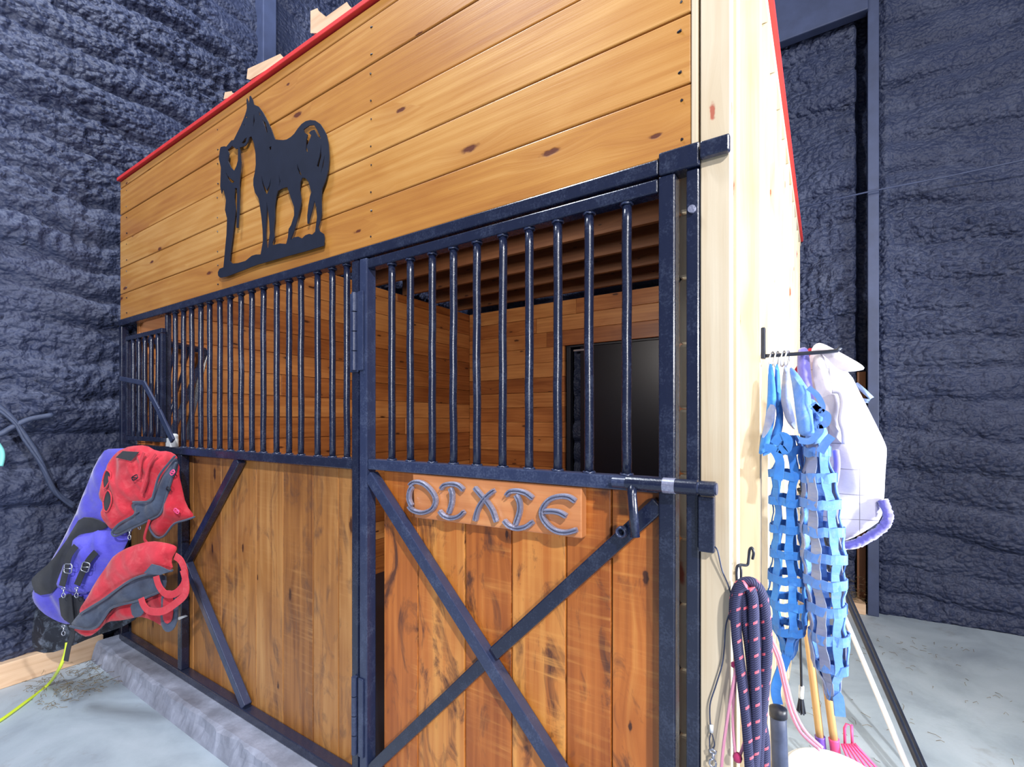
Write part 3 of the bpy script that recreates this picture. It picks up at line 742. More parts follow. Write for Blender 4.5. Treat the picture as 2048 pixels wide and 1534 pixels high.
# ================================================================== HORSE SILHOUETTE
def S(pts): return [(lambda p: (p.x, p.z))(onY(400+a/3.653, 160+b/3.653, -.012)) for a, b in pts]
horse = [(345, 205), (342, 150), (346, 134), (358, 172), (363, 165), (364, 122), (370, 116), (386, 145), (394, 180), (430, 195), (460, 235), (495, 300), (520, 355), (540, 410), (550, 435), (575, 438), (610, 440), (635, 436), (665, 418), (690, 395), (715, 358), (745, 322), (775, 302), (808, 294), (845, 298), (880, 322), (905, 360), (925, 400), (940, 470), (946, 560), (938, 660), (915, 745), (892, 800), (888, 860), (890, 960), (880, 1030), (866, 1075), (880, 1120), (840, 1130), (845, 1100), (850, 1060), (858, 1000), (852, 930), (845, 905), (832, 860), (815, 820), (805, 780), (795, 745), (778, 722), (762, 715), (748, 716), (735, 745), (731, 800), (742, 880), (735, 930), (712, 1020), (690, 1100), (665, 1165), (690, 1200), (630, 1205), (645, 1150), (650, 1090), (668, 1060), (690, 990), (690, 930), (665, 860), (640, 782), (600, 795), (570, 812), (558, 850), (548, 930), (548, 1000), (540, 1090), (545, 1150), (530, 1190), (535, 1225), (500, 1225), (505, 1180), (512, 1120), (508, 1040), (500, 960), (490, 885), (488, 960), (484, 1040), (482, 1120), (487, 1190), (495, 1240), (445, 1275), (455, 1220), (462, 1180), (460, 1100), (452, 1010), (440, 920), (430, 865), (405, 825), (392, 770), (392, 725), (402, 680), (410, 620), (408, 540), (398, 470), (378, 412), (362, 420), (352, 455), (335, 480), (300, 492), (265, 505), (240, 484), (246, 445), (270, 395), (300, 335), (330, 262), (340, 230)]
tail = [(885, 455), (930, 480), (938, 620), (908, 715), (880, 765), (858, 820), (838, 880), (825, 940), (812, 985), (795, 1052), (787, 1050), (786, 990), (794, 920), (806, 850), (830, 780), (862, 700), (880, 620)]
girl = [(155, 490), (180, 485), (196, 488), (215, 540), (207, 590), (228, 640), (252, 664), (268, 630), (279, 590), (281, 490), (292, 490), (296, 560), (303, 600), (297, 680), (290, 760), (290, 860), (291, 950), (280, 1080), (268, 1080), (272, 960), (273, 790), (256, 790), (252, 860), (262, 950), (250, 1050), (240, 1130), (226, 1240), (218, 1320), (240, 1345), (172, 1385), (180, 1300), (186, 1230), (196, 1130), (200, 1010), (185, 950), (192, 880), (180, 820), (168, 795), (160, 830), (150, 780), (155, 640), (140, 575), (148, 505)]
arm = [(185, 500), (232, 442), (262, 438), (250, 470), (205, 512)]
base = [(133, 1405), (145, 1380), (175, 1368), (215, 1325), (240, 1342), (280, 1338), (335, 1322), (380, 1285), (410, 1276), (445, 1275), (480, 1240), (510, 1220), (545, 1205), (585, 1195), (630, 1198), (655, 1175), (690, 1150), (720, 1145), (748, 1158), (772, 1135), (800, 1125), (822, 1130), (848, 1105), (875, 1105), (905, 1125), (912, 1160), (905, 1212), (780, 1250), (640, 1288), (420, 1350), (200, 1436), (150, 1445), (135, 1430)]
holes = [[(190, 675), (200, 712), (222, 745), (242, 755), (255, 742), (236, 730), (212, 708)], [(450, 690), (456, 760), (474, 815), (490, 838), (506, 805), (517, 760), (523, 715), (505, 775), (489, 808), (468, 765)], [(760, 362), (800, 335), (835, 330), (862, 372), (887, 430), (862, 412), (838, 365), (812, 372), (800, 390), (815, 405), (798, 450), (782, 488), (793, 540), (775, 512), (776, 450), (788, 400), (764, 384)], [(712, 612), (726, 655), (746, 700), (728, 688), (714, 650)], [(889, 470), (888, 560), (868, 640), (855, 628), (874, 560)], [(915, 545), (906, 620), (884, 690), (897, 612)], [(578, 692), (590, 740), (580, 782), (582, 738)], [(508, 492), (524, 484), (522, 508), (511, 515)], [(430, 226), (446, 256), (436, 264)], [(455, 286), (482, 315), (496, 382), (489, 390), (474, 335)], [(398, 246), (402, 300), (391, 345), (390, 300)], [(334, 268), (346, 268), (338, 290)], [(308, 460), (330, 430), (345, 420), (335, 455), (318, 468)], [(322, 325), (330, 325), (326, 345)]]
V, Tn = fill([S(horse), S(tail), S(girl), S(arm), S(base)], [S(h) for h in holes])
art = slab('metal_wall_art', V, Tn, FRONT, lambda u, z: .014, lambda u, z: .010, M['art'], smooth=False, origin=(-2.0, -.012, 2.28))
tag(art, 'black cut metal silhouette of a woman greeting a horse on the pine header', 'wall art')
#SECTION3
def fuzz(parent, pl, pts, off, r, mat, nm):
    P = path(pl, pts, off, 12); mb = MB(); mb.tube(P, [r*(1+.08*NZ(Vector((i*1.7, 0, r*99)))) for i in range(len(P))], 14, up=pl.n)
    mb.v = [tuple(Vector(v)+Vector((NZ(Vector(v)*150), NZ(Vector(v)*150+Vector((5, 0, 0))), NZ(Vector(v)*90+Vector((0, 7, 0)))))*r*.3) for v in mb.v]
    return mb.build(nm, M[mat], parent, smooth=True)
def piping(parent, pl, pts, off, r=.0055, mat='greyf', nm='piping'):
    mb = MB(); mb.tube(path(pl, pts, off, 5), r, 8); return mb.build(nm, M[mat], parent, smooth=True)
# ================================================================== RUGS AT THE LEFT END
PB = Plane(-3.72, -.50, -3.10, -.12)        # violet blanket
PM = PB       # rubber mat behind it
PV = Plane(-3.50, -.37, -2.95, -.17)         # red vest
PG = Plane(-3.62, -.50, -3.05, -.31)        # red bag
rm = cloth('rubber_mat', [(62, 1290), (72, 1215), (92, 1175), (130, 1120), (230, 1105), (280, 1120), (300, 1170), (290, 1215), (262, 1248), (190, 1272), (118, 1303), (80, 1306)], PM, M['rubber'], off=-.03, bulge=.0, th=.008, fold=.010, fs=(6, 4, 0), origin=(-3.55, -.38, .0))
tag(rm, 'scuffed black rubber mat leaning below the violet blanket', 'rubber mat')
vb = thing('violet_blanket', 'long violet blue horse blanket with black straps hanging in the left corner', 'horse blanket', (-3.5, -.4, .05))
cloth('blanket_body', [(205, 903), (222, 896), (330, 898), (318, 985), (270, 1052), (246, 1085), (226, 1130), (205, 1180), (176, 1238), (140, 1250), (112, 1242), (84, 1224), (66, 1200), (66, 1180), (92, 1140), (130, 1075), (160, 1008), (182, 950)], PB, M['bluef'], vb, off=.0, bulge=.03, fold=.016, fs=(9, 2.2, .5), seed=3)
cloth('lower_flap', [(118, 1150), (140, 1098), (148, 1072), (190, 1058), (222, 1062), (262, 1066), (246, 1100), (232, 1130), (205, 1150), (190, 1178), (164, 1190), (126, 1178), (112, 1172)], PB, M['bluen'], vb, off=.05, bulge=.04, fold=.014, fs=(16, 5, .4), seed=8)
cloth('black_band', [(62, 1162), (68, 1152), (104, 1122), (130, 1085), (146, 1060), (162, 1034), (190, 1036), (218, 1052), (200, 1062), (150, 1070), (146, 1098), (120, 1138), (112, 1185), (72, 1192)], PB, M['blackf'], vb, off=.055, bulge=.018, fold=.010, fs=(12, 6, 0), seed=5)
cloth('black_hem', [(118, 1190), (160, 1192), (168, 1200), (160, 1248), (148, 1250), (124, 1236), (120, 1215)], PB, M['blackf'], vb, off=.06, bulge=.014, fold=.006, seed=15)
def strap(parent, pl, pts, off, w, mat, nm='strap', th=.004):
    P = path(pl, pts, off, 5); mb = MB(); mb.ribbon(P, w, th, lambda i: pl.n); return mb.build(nm, M[mat], parent, smooth=False)
k1 = strap(vb, PB, [(152, 1092), (138, 1112), (132, 1140), (124, 1172)], .125, .034, 'blackf')
k2 = strap(vb, PB, [(192, 1104), (178, 1120), (166, 1142), (154, 1170)], .125, .034, 'blackf')
strap(vb, PB, [(138, 1188), (142, 1230), (146, 1262), (138, 1292), (132, 1322)], .10, .026, 'blackf')
def buckle(parent, pl, px, py, off, w=.022, h=.026, rot=.15, mat='steel', nm='buckle'):
    u, z = pl.hit(px, py, off); mb = MB(); pts = []
    for a, b in ((-1, -1), (1, -1), (1, 1), (-1, 1)):
        x = w*a*math.cos(rot)-h*b*math.sin(rot); y = w*a*math.sin(rot)+h*b*math.cos(rot); pts.append((x, y))
    q = []
    for i in range(4):
        a = Vector(pts[i]); b = Vector(pts[(i+1) % 4]); q += [a.lerp(b, .15), a.lerp(b, .85)]
    mb.tube([pl.at(u+p[0], z+p[1], off) for p in q], .0032, 8, closed=True, up=pl.n)
    mb.tube([pl.at(u-w*.9, z, off+.002), pl.at(u+w*.9, z, off+.002)], .0025, 8)
    return mb.build(nm, M[mat], parent, smooth=True)
buckle(k1, PB, 136, 1137, .133, rot=-.1); buckle(k2, PB, 171, 1134, .133, rot=-.3)
def snap(parent, pl, px, py, off, s=1.0, nm='snap_hook', mat='steel', ret=False):
    u, z = pl.hit(px, py, off); mb = MB(); A = lambda x, y, o=0: pl.at(u+x*s, z+y*s, off+o)
    mb.tube([A(-.010, .018), A(0, .022), A(.010, .018), A(.008, .010), A(-.008, .010)], .0026, 8, closed=True, up=pl.n)
    mb.tube([A(0, .010), A(.001, .0), A(.002, -.008)], .0042, 8)
    mb.tube([A(.002, -.008), A(-.010, -.018), A(-.011, -.030), A(-.003, -.038), A(.008, -.034), A(.010, -.022), A(.006, -.012)], .0026, 8, up=pl.n)
    return mb.build(nm, M[mat], parent, smooth=True)
snap(k1, PB, 127, 1182, .13); snap(k2, PB, 153, 1182, .13); snap(vb, PB, 127, 1258, .09)
# red vest style blanket
rv = thing('red_vest_blanket', 'bright red vest shaped horse blanket with slate lining hung on the rail', 'horse blanket', (-3.45, -.18, .98))
cloth('left_panel', [(246, 898), (262, 892), (290, 890), (312, 903), (336, 902), (353, 912), (352, 922), (330, 945), (316, 970), (308, 992), (296, 1008), (264, 1004), (262, 1014), (272, 1026), (252, 1040), (228, 1060), (218, 1052), (202, 1028), (208, 1010), (196, 992), (202, 975), (208, 945), (218, 925), (232, 905)], PV, M['redf2'], rv, off=.03, bulge=.042, bw=.05, fold=.022, fs=(13, 5, .5), seed=21, grid=.018)
for hp in ([(206, 1004), (210, 988), (216, 981), (222, 990), (222, 1006), (215, 1022), (208, 1020)], [(205, 962), (209, 946), (214, 941), (221, 948), (219, 962), (208, 978)]):
    cloth('armhole_lining', hp, PV, M['blackf'], rv, off=.072, bulge=.0, th=.004, fold=.002, seed=2, grid=.01)
    piping(rv, PV, hp+[hp[0]], .076, .0035, 'redf2', 'armhole_rim')
cloth('lining', [(350, 914), (355, 925), (352, 945), (340, 975), (330, 1010), (318, 1030), (290, 1042), (262, 1058), (235, 1070), (224, 1066), (226, 1056), (255, 1040), (272, 1026), (262, 1012), (268, 1004), (302, 1000), (312, 975), (322, 955), (336, 935)], PV, M['greyf'], rv, off=.035, bulge=.022, bw=.03, fold=.012, fs=(18, 7, 0), seed=22, grid=.016)
cloth('right_panel', [(345, 918), (358, 930), (356, 948), (362, 975), (370, 1010), (389, 1034), (372, 1040), (348, 1048), (328, 1072), (312, 1074), (300, 1058), (298, 1040), (318, 1030), (330, 1005), (336, 970), (342, 945)], PV, M['redf'], rv, off=.02, bulge=.04, bw=.04, fold=.014, fs=(13, 6, .2), seed=23, grid=.018)
piping(rv, PV, [(350, 912), (336, 928), (318, 952), (308, 985), (300, 1002), (266, 1004)], .075)
piping(rv, PV, [(228, 1058), (240, 1046), (262, 1034), (276, 1024)], .065); piping(rv, PV, [(228, 1058), (224, 1066), (232, 1072), (262, 1058), (300, 1040), (322, 1026), (334, 990), (346, 950), (352, 925)], .05)
piping(rv, PV, [(298, 1040), (300, 1058), (312, 1074), (328, 1072), (348, 1048), (372, 1040), (389, 1034)], .05)
cloth('black_patch', [(232, 915), (246, 902), (278, 904), (262, 922)], PV, M['blackf'], rv, off=.088, bulge=.006, th=.004, fold=.003, rnd=0)
strap(rv, PV, [(288, 905), (282, 920), (279, 940), (277, 958)], .094, .016, 'redf2', 'webbing'); strap(rv, PV, [(312, 908), (298, 930), (290, 960), (282, 985)], .092, .014, 'redf2', 'webbing')
buckle(rv, PV, 270, 955, .095, .020, .010, .45, 'blackp'); buckle(rv, PV, 345, 945, .075, .015, .009, .7, 'pinkp'); buckle(rv, PV, 353, 1022, .075, .016, .009, -.5, 'pinkp'); buckle(rv, PV, 337, 978, .075, .012, .009, -.5, 'blackp')
strap(rv, PV, [(299, 1040), (292, 1062), (289, 1078), (296, 1088)], .06, .014, 'redf', 'hanging_strap')
mb = MB(); q = PV.p3(297, 1092, .062); mb.box(q.x-.014, q.x+.014, q.y-.008, q.y+.004, q.z-.022, q.z+.016); mb.build('clip_buckle', M['blackp'], rv, bevel=.004)
snap(rv, PV, 259, 1066, .05, 1.0); snap(rv, PV, 279, 1048, .03, .8)
# red bag / folded blanket with handles
rb = thing('red_carrier', 'folded red canvas carrier with slate lining and red handles below the vest', 'carrier bag', (-3.35, -.33, .6))
cloth('flap', [(160, 1217), (172, 1200), (192, 1165), (214, 1130), (232, 1108), (262, 1092), (300, 1082), (330, 1086), (350, 1092), (352, 1100), (340, 1120), (345, 1140), (322, 1146), (290, 1150), (262, 1160), (235, 1178), (205, 1200), (180, 1214), (160, 1228)], PG, M['redf2'], rb, off=.05, bulge=.045, bw=.06, fold=.014, fs=(7, 5, .6), seed=31)
cloth('lining', [(140, 1252), (158, 1228), (180, 1212), (205, 1198), (235, 1176), (262, 1158), (292, 1150), (330, 1148), (332, 1168), (325, 1184), (300, 1192), (270, 1204), (240, 1210), (220, 1218), (205, 1240), (190, 1256), (165, 1258)], PG, M['greyf'], rb, off=.035, bulge=.028, bw=.05, fold=.012, fs=(9, 9, .6), seed=32)
cloth('body', [(146, 1256), (176, 1258), (200, 1248), (216, 1228), (240, 1206), (270, 1200), (300, 1190), (330, 1180), (352, 1184), (354, 1238), (345, 1252), (330, 1255), (300, 1238), (280, 1232), (250, 1240), (215, 1242), (195, 1262), (178, 1274), (160, 1268)], PG, M['redf'], rb, off=.0, bulge=.032, bw=.05, fold=.014, fs=(9, 9, .5), seed=33)
cloth('edge_roll', [(322, 1188), (336, 1184), (352, 1190), (356, 1225), (352, 1250), (342, 1264), (330, 1262), (322, 1245)], PG, M['greyf'], rb, off=.02, bulge=.02, fold=.006, seed=34)
cloth('inner_lip', [(328, 1190), (340, 1188), (345, 1200), (344, 1235), (338, 1248), (329, 1244), (326, 1225)], PG, M['redf'], rb, off=.042, bulge=.012, fold=.008, seed=37)
cloth('side_patch', [(260, 1206), (285, 1198), (290, 1216), (284, 1232), (266, 1236)], PG, M['greyf'], rb, off=.045, bulge=.008, fold=.004, seed=35)
cloth('corner_patch', [(288, 1146), (304, 1128), (320, 1132), (342, 1142), (320, 1150)], PG, M['greyf'], rb, off=.102, bulge=.006, th=.004, fold=.003, rnd=0)
piping(rb, PG, [(160, 1228), (182, 1214), (205, 1200), (235, 1178), (262, 1160), (290, 1150), (322, 1146), (345, 1141)], .075, .006)
piping(rb, PG, [(140, 1252), (165, 1258), (190, 1256), (205, 1240), (220, 1218), (240, 1210), (270, 1203), (300, 1192), (328, 1180)], .055, .006)
strap(rb, PG, [(312, 1152), (318, 1172), (332, 1188), (352, 1186), (368, 1168), (370, 1145), (362, 1122), (350, 1112)], .10, .036, 'redf2', 'handle')
strap(rb, PG, [(282, 1196), (288, 1212), (300, 1222), (326, 1222), (352, 1206), (370, 1188), (372, 1165), (366, 1140)], .125, .036, 'redf2', 'handle')
p = onY(362, 1234, -.03); cloth('white_tag', [(354, 1235), (358, 1240), (376, 1232), (372, 1230)], Plane(-3.4, -.02, -2.9, -.01), M['white'], None, off=0, bulge=.002, th=.002, fold=.003, rnd=0, origin=(p.x, -.01, p.z))
tag(bpy.data.objects['white_tag'], 'small torn white tag stuck to the lower steel post beside the red carrier', 'tag')
# hose and cables at the left
ho = MB(); P = [onZ(-40, 1462, FLOOR+.01), onZ(0, 1441, FLOOR+.01), onZ(50, 1405, FLOOR+.01), onZ(95, 1370, FLOOR+.012), PB.p3(118, 1338, .06), PB.p3(130, 1308, .06), PB.p3(134, 1285, .05)]
ho.tube(crom(P, 6), .0085, 10); tag(ho.build('garden_hose', M['hose'], smooth=True, origin=(P[2].x, P[2].y, FLOOR)), 'thin yellow green hose lying on the floor in the lower left corner', 'hose')
WX = -3.90
def wallcab(pts, r, nm, label, mat='cable', x=WX, ps=None):
    P = [onX(a, b, x) for a, b in pts]; mb = MB(); mb.tube(crom(P, 5), r, 8)
    return tag(mb.build(nm, M[mat], smooth=True, origin=tuple(P[len(P)//2])), label, 'cable', 'cables on the left foam wall')
wallcab([(-20, 800), (20, 832), (45, 865), (72, 905), (92, 948), (112, 985), (150, 1012)], .016, 'wall_cable', 'thick blue black cable sagging down the left foam wall behind the blanket')
wallcab([(-20, 815), (0, 822), (30, 848), (48, 880), (80, 925), (100, 960), (118, 992), (148, 1016)], .009, 'wall_cable', 'thinner cable running just under the thick one on the left wall', x=WX+.01)
wallcab([(-20, 872), (0, 868), (28, 852), (60, 838), (105, 830)], .016, 'wall_cable', 'grey foam flecked cable crossing the others toward the pale foam blob')
mb = MB(); P = [onX(a, b, WX+.02) for a, b in ((-8, 885), (2, 900), (4, 915), (0, 932))]; mb.tube(crom(P, 4), .014, 10)
tag(mb.build('cord_plug', M['teal'], smooth=True, origin=tuple(P[1])), 'small teal plastic plug at the left edge below the cables', 'plug')
# ================================================================== RIGHT SIDE: BRACKET, NETS, RUG
HY = .60
def R3(px, py, y=HY): return onY(px, py, y)
hk = thing('hanging_bracket', 'black steel bridle bracket screwed to the pine side wall', 'bracket', (.08, HY, 1.76))
p0 = R3(1533, 655); p1 = R3(1533, 708); ztop = p0.z; zarm = R3(1545, 711).z
mb = MB(); mb.box(.069, .081, HY-.012, HY+.012, zarm-.01, ztop); mb.build('back_plate', M['blackpole'], hk, bevel=.002)
mb = MB(); mb.tube([(.075, HY, zarm), (.10, HY, zarm), (.25, HY, zarm), (.29, HY, zarm+.002), (.30, HY, zarm+.012)], .0065, 12); mb.build('arm', M['blackpole'], hk, smooth=True)
ng = 'blue hay nets on the bracket'
def hay_net(nm, label, cx, cy, a, b, ztop, zbot, tip, mat, seed, nv=7, dz=.088, drift=0.0, w=.028):
    t = thing(nm, label, 'hay net', (cx, cy, zbot), ng); r = random.Random(seed)
    def prof(z):
        u = (ztop-z)/(ztop-zbot); g = .55+.5*min(1, u*5); e = 1 if u < .82 else max(.12, 1-(u-.82)/.18*.85)
        return g*e*(1+.08*math.sin(u*9+seed))
    def P(ang, z, k=0):
        s = prof(z); wob = .010*NZ(Vector((ang*1.5, z*6, seed)))
        return Vector((cx+drift*(ztop-z)+(a*s+wob)*math.cos(ang), cy+(b*s+wob)*math.sin(ang), z))
    def N_(ang): return Vector((math.cos(ang)/a, math.sin(ang)/b, 0)).normalized()
    for k in range(nv):
        a0 = 2*PI*k/nv+.35+seed; pts = []; angs = []
        m = 44
        for i in range(m):
            z = ztop+(zbot-ztop)*i/(m-1); ang = a0+.22*NZ(Vector((k*5., z*4, seed)))+.05*math.sin(z*2*PI/dz*.5+k)
            pts.append(P(ang, z)+N_(ang)*(-.001+.004*math.sin(z*2*PI/dz))); angs.append(ang)
        mb = MB(); mb.ribbon(pts, [w*(.75+.25*abs(math.sin(z.z*PI/dz+k))) for z in pts], .0035, lambda i: N_(angs[i])); mb.build('vertical_strap', M[mat if k % 3 else 'netgrey' if mat == 'net2' else mat], t)
    z = ztop-.05; i = 0
    while z > zbot+.06:
        pts = []; an = []; m = 30
        for q in range(m+1):
            ang = 2*PI*q/m; pts.append(P(ang, z+.010*NZ(Vector((math.cos(ang)*2, z*5, seed+3))))+N_(ang)*.004); an.append(ang)
        mb = MB(); mb.ribbon(pts, w, .0035, lambda i: N_(an[i])); mb.build('band', M[mat], t); z -= dz*r.uniform(.93, 1.05); i += 1
    mb = MB(); b0 = P(0, zbot); c0 = Vector((cx+drift*(ztop-zbot), cy, zbot)); mb.ribbon(crom([c0+Vector((.004, -.01, .10)), c0+Vector((.0, -.012, .03)), Vector(tip)+Vector((-.006, 0, .06)), Vector(tip)], 5), [.03+.0*i for i in range(16)], .008, lambda i: Vector((.3, -1, 0))); mb.build('tail_tab', M[mat], t)
    return t
PN = Plane(.0, HY-.085, .4, HY-.085)
n1 = hay_net('hay_net', 'bright blue webbing hay net hanging nearest the pine side wall', .150, HY+.01, .052, .060, 1.47, .70, tuple(R3(1556, 1408, .56)), 'net1', 1, 7, w=.027)
n2 = hay_net('hay_net', 'faded light blue webbing hay net hanging between the bright net and white rug', .232, HY-.03, .052, .052, 1.47, .62, tuple(R3(1680, 1432, .55)), 'net2', 4, 7, drift=.052, w=.030)
def ring(parent, px, y, off=0):
    c = R3(px, 712, y); mb = MB(); tl = Vector((.25, 1, 0)).normalized()
    mb.tube([Vector((c.x, HY, zarm-.014))+tl*(.022*math.cos(a))*.9+Vector((.004*math.sin(a), 0, .026*math.sin(a))) for a in [k*PI/12 for k in range(24)]], .0028, 8, closed=True); return mb.build('ring', M['steel'], parent, smooth=True)
for nt, xs in ((n1, (1543, 1553)), (n2, (1566, 1574))):
    for x in xs: ring(nt, x, HY)
cloth('collar', [(1536, 738), (1541, 724), (1547, 738), (1553, 790), (1552, 815), (1546, 860), (1536, 900), (1517, 912), (1519, 890), (1531, 840), (1535, 800)], PN, M['net1'], n1, off=.0, bulge=.022, bw=.02, fold=.010, fs=(30, 8, 0), seed=41, grid=.010)
cloth('collar', [(1549, 740), (1554, 724), (1560, 745), (1563, 800), (1568, 840), (1560, 880), (1545, 905), (1520, 915), (1540, 880), (1553, 840), (1551, 800)], PN, M['net1'], n1, off=-.012, bulge=.022, bw=.02, fold=.012, fs=(30, 8, 0), seed=42, grid=.010)
cloth('hay_patch', [(1537, 808), (1552, 810), (1550, 835), (1538, 862), (1524, 880), (1526, 860)], PN, M['netgrey'], n1, off=.022, bulge=.008, fold=.006, fs=(60, 60, 0), seed=43, grid=.008)
cloth('collar', [(1578, 738), (1584, 734), (1600, 752), (1613, 772), (1620, 782), (1624, 810), (1628, 860), (1632, 872), (1598, 872), (1594, 850), (1588, 800), (1584, 770)], PN, M['net2'], n2, off=.035, bulge=.026, bw=.025, fold=.014, fs=(26, 6, .3), seed=44, grid=.010)
cloth('collar', [(1567, 735), (1572, 730), (1578, 740), (1576, 790), (1586, 820), (1592, 850), (1590, 862), (1572, 842), (1564, 815), (1561, 790)], PN, M['netgrey'], n2, off=.018, bulge=.024, bw=.02, fold=.012, fs=(26, 8, 0), seed=45, grid=.010)
cloth('collar', [(1600, 800), (1622, 795), (1642, 812), (1654, 832), (1650, 850), (1658, 870), (1636, 890), (1610, 885)], PN, M['net2'], n2, off=-.01, bulge=.03, bw=.025, fold=.018, fs=(36, 20, 0), seed=46, grid=.010)
for pts, ww in (([(1616, 775), (1634, 790), (1645, 812), (1640, 822), (1626, 806)], .016), ([(1626, 812), (1642, 824), (1654, 832), (1650, 848), (1634, 850)], .022), ([(1548, 888), (1562, 872), (1576, 880), (1572, 900), (1556, 896)], .026), ([(1598, 880), (1620, 882), (1640, 862), (1634, 850)], .020), ([(1640, 905), (1652, 885), (1664, 872)], .024), ([(1530, 895), (1548, 900), (1560, 925), (1556, 960)], .026)):
    P = path(PN, pts, .045, 5); mb = MB(); mb.ribbon(P, ww, .0035, lambda i: PN.n if i % 2 < 2 else PN.n); mb.build('loose_strap', M['net1' if pts[0][0] < 1560 else 'net2'], n1 if pts[0][0] < 1560 else n2)
# white quilted rug on the end of the bracket
PR = Plane(.10, .72, .50, .70)
wr = thing('quilted_rug', 'white quilted horse rug with purple fleece trim hanging from the bracket end', 'horse rug', (.34, .71, 1.05))
cloth('rug_body', [(1606, 705), (1618, 698), (1640, 700), (1668, 725), (1700, 745), (1722, 790), (1748, 840), (1770, 885), (1774, 900), (1770, 950), (1768, 1000), (1762, 1040), (1740, 1056), (1700, 1078), (1676, 1082), (1640, 1060), (1620, 980), (1612, 860), (1608, 780)], PR, M['whitef'], wr, off=.0, bulge=.075, bw=.09, th=.02, fold=.016, fs=(9, 4, .3), seed=51)
cloth('collar_flap', [(1622, 700), (1630, 688), (1641, 685), (1660, 694), (1694, 712), (1722, 728), (1731, 738), (1714, 742), (1690, 744), (1672, 736), (1650, 712), (1636, 706)], PR, M['whiteplain'], wr, off=.09, bulge=.020, bw=.03, fold=.012, fs=(10, 16, 0), seed=52, grid=.014)
cloth('front_fold', [(1628, 708), (1646, 706), (1656, 740), (1664, 778), (1680, 786), (1690, 800), (1692, 832), (1688, 860), (1690, 890), (1676, 880), (1662, 860), (1652, 836), (1640, 815), (1630, 770), (1624, 740)], PR, M['whiteplain'], wr, off=.085, bulge=.035, bw=.03, fold=.020, fs=(18, 5, .3), seed=53, grid=.014)
piping(wr, PR, [(1664, 782), (1680, 784), (1686, 806), (1682, 840), (1688, 862), (1690, 888)], .125, .009, 'whiteplain', 'rolled_edge')
cloth('fleece_binding', [(1595, 702), (1600, 696), (1612, 694), (1618, 704), (1622, 750), (1628, 790), (1636, 840), (1628, 850), (1612, 800), (1598, 770), (1594, 740)], PR, M['purplef'], wr, off=.085, bulge=.030, bw=.02, fold=.006, fs=(40, 40, 0), seed=54, grid=.012)
fuzz(wr, PR, [(1766, 1000), (1776, 1030), (1768, 1052), (1742, 1072), (1710, 1088), (1680, 1092), (1665, 1086)], .03, .0145, 'purplef', 'fleece_edge')
piping(wr, PR, [(1671, 900), (1674, 925), (1672, 950), (1668, 970)], .10, .010, 'purplef', 'fleece_edge')
cloth('red_lining', [(1586, 744), (1600, 722), (1616, 696), (1626, 697), (1612, 730), (1594, 752)], PR, M['redf'], wr, off=.06, bulge=.006, th=.005, fold=.003, grid=.014)
mb = MB(); mb.tube([PR.p3(1712, 768, -.01), PR.p3(1728, 782, .0), PR.p3(1743, 796, .0), PR.p3(1736, 802, .0), PR.p3(1722, 800, -.01)], .0075, 10); mb.build('rug_strap', M['bluep'], wr, smooth=True)
# ------------------------------------------------------------------ screw hook and ropes on the corner
RX = .098
sh = thing('screw_hook', 'small dark screw hook high on the corner holding the navy rope', 'hook', (.10, .03, 1.23))
def c3(px, py, y): return onY(px, py, y)
mb = MB(); mb.tube(crom([c3(1474, 1168, .02), c3(1473, 1140, .02), c3(1478, 1130, .02), c3(1494, 1130, .03), c3(1497, 1118, .03), c3(1499, 1100, .03), c3(1504, 1096, .03), c3(1507, 1106, .03), c3(1505, 1118, .035)], 5), .0034, 8); mb.build('wire_hook', M['blackpole'], sh, smooth=True)
mb = MB(); mb.tube(crom([c3(1482, 1165, .03), c3(1482, 1140, .03), c3(1480, 1133, .03)], 4), .003, 8); mb.build('hook_shank', M['blackpole'], sh, smooth=True)
nr = thing('lead_rope', 'thick navy lead rope with pink flecks looped in a long bundle on the corner', 'rope', (.09, -.02, .5))
YR = -.02
for pts, dy, nm in (
    ([(1468, 1240), (1470, 1195), (1480, 1170), (1497, 1163), (1512, 1170), (1524, 1190), (1531, 1230), (1534, 1300), (1528, 1380), (1522, 1450), (1518, 1534), (1516, 1600)], .012, 'rope_strand'),
    ([(1516, 1700), (1505, 1600), (1500, 1534), (1494, 1450), (1484, 1360), (1474, 1280), (1472, 1220), (1478, 1180), (1492, 1170)], -.012, 'rope_strand'),
    ([(1487, 1180), (1490, 1230), (1500, 1300), (1506, 1370), (1508, 1410), (1508, 1380), (1512, 1300), (1506, 1220), (1500, 1180)], .006, 'rope_strand'),
    ([(1500, 1176), (1506, 1200), (1508, 1260), (1510, 1320), (1512, 1400), (1512, 1470), (1508, 1534), (1506, 1600)], -.006, 'rope_strand'),
    ([(1508, 1170), (1518, 1200), (1526, 1260), (1520, 1330), (1514, 1400), (1528, 1470), (1530, 1534), (1530, 1600)], .018, 'rope_strand')):
    P = crom([c3(a, b, YR+dy) for a, b in pts], 6); mb = MB(); mb.tube(P, .0122, 12); mb.build(nm, M['rope'], nr, smooth=True)
def ropeobj(nm, label, strands, r, mat, cat='rope', extra=None):
    t = thing(nm, label, cat, tuple(strands[0][len(strands[0])//2]))
    for s_ in strands: mb = MB(); mb.tube(crom(s_, 6), r, 8); mb.build('strand', M[mat], t, smooth=True)
    return t
pk = ropeobj('pink_rope', 'thin pink rope dropping in front of the corner post left of the navy rope',
    [[c3(a, b, -.03) for a, b in ((1474, 1325), (1466, 1370), (1456, 1430), (1446, 1500), (1440, 1580))],
     [c3(a, b, -.015) for a, b in ((1474, 1325), (1467, 1400), (1466, 1450), (1470, 1500), (1474, 1520), (1484, 1500), (1490, 1480))]], .0036, 'pinkr')
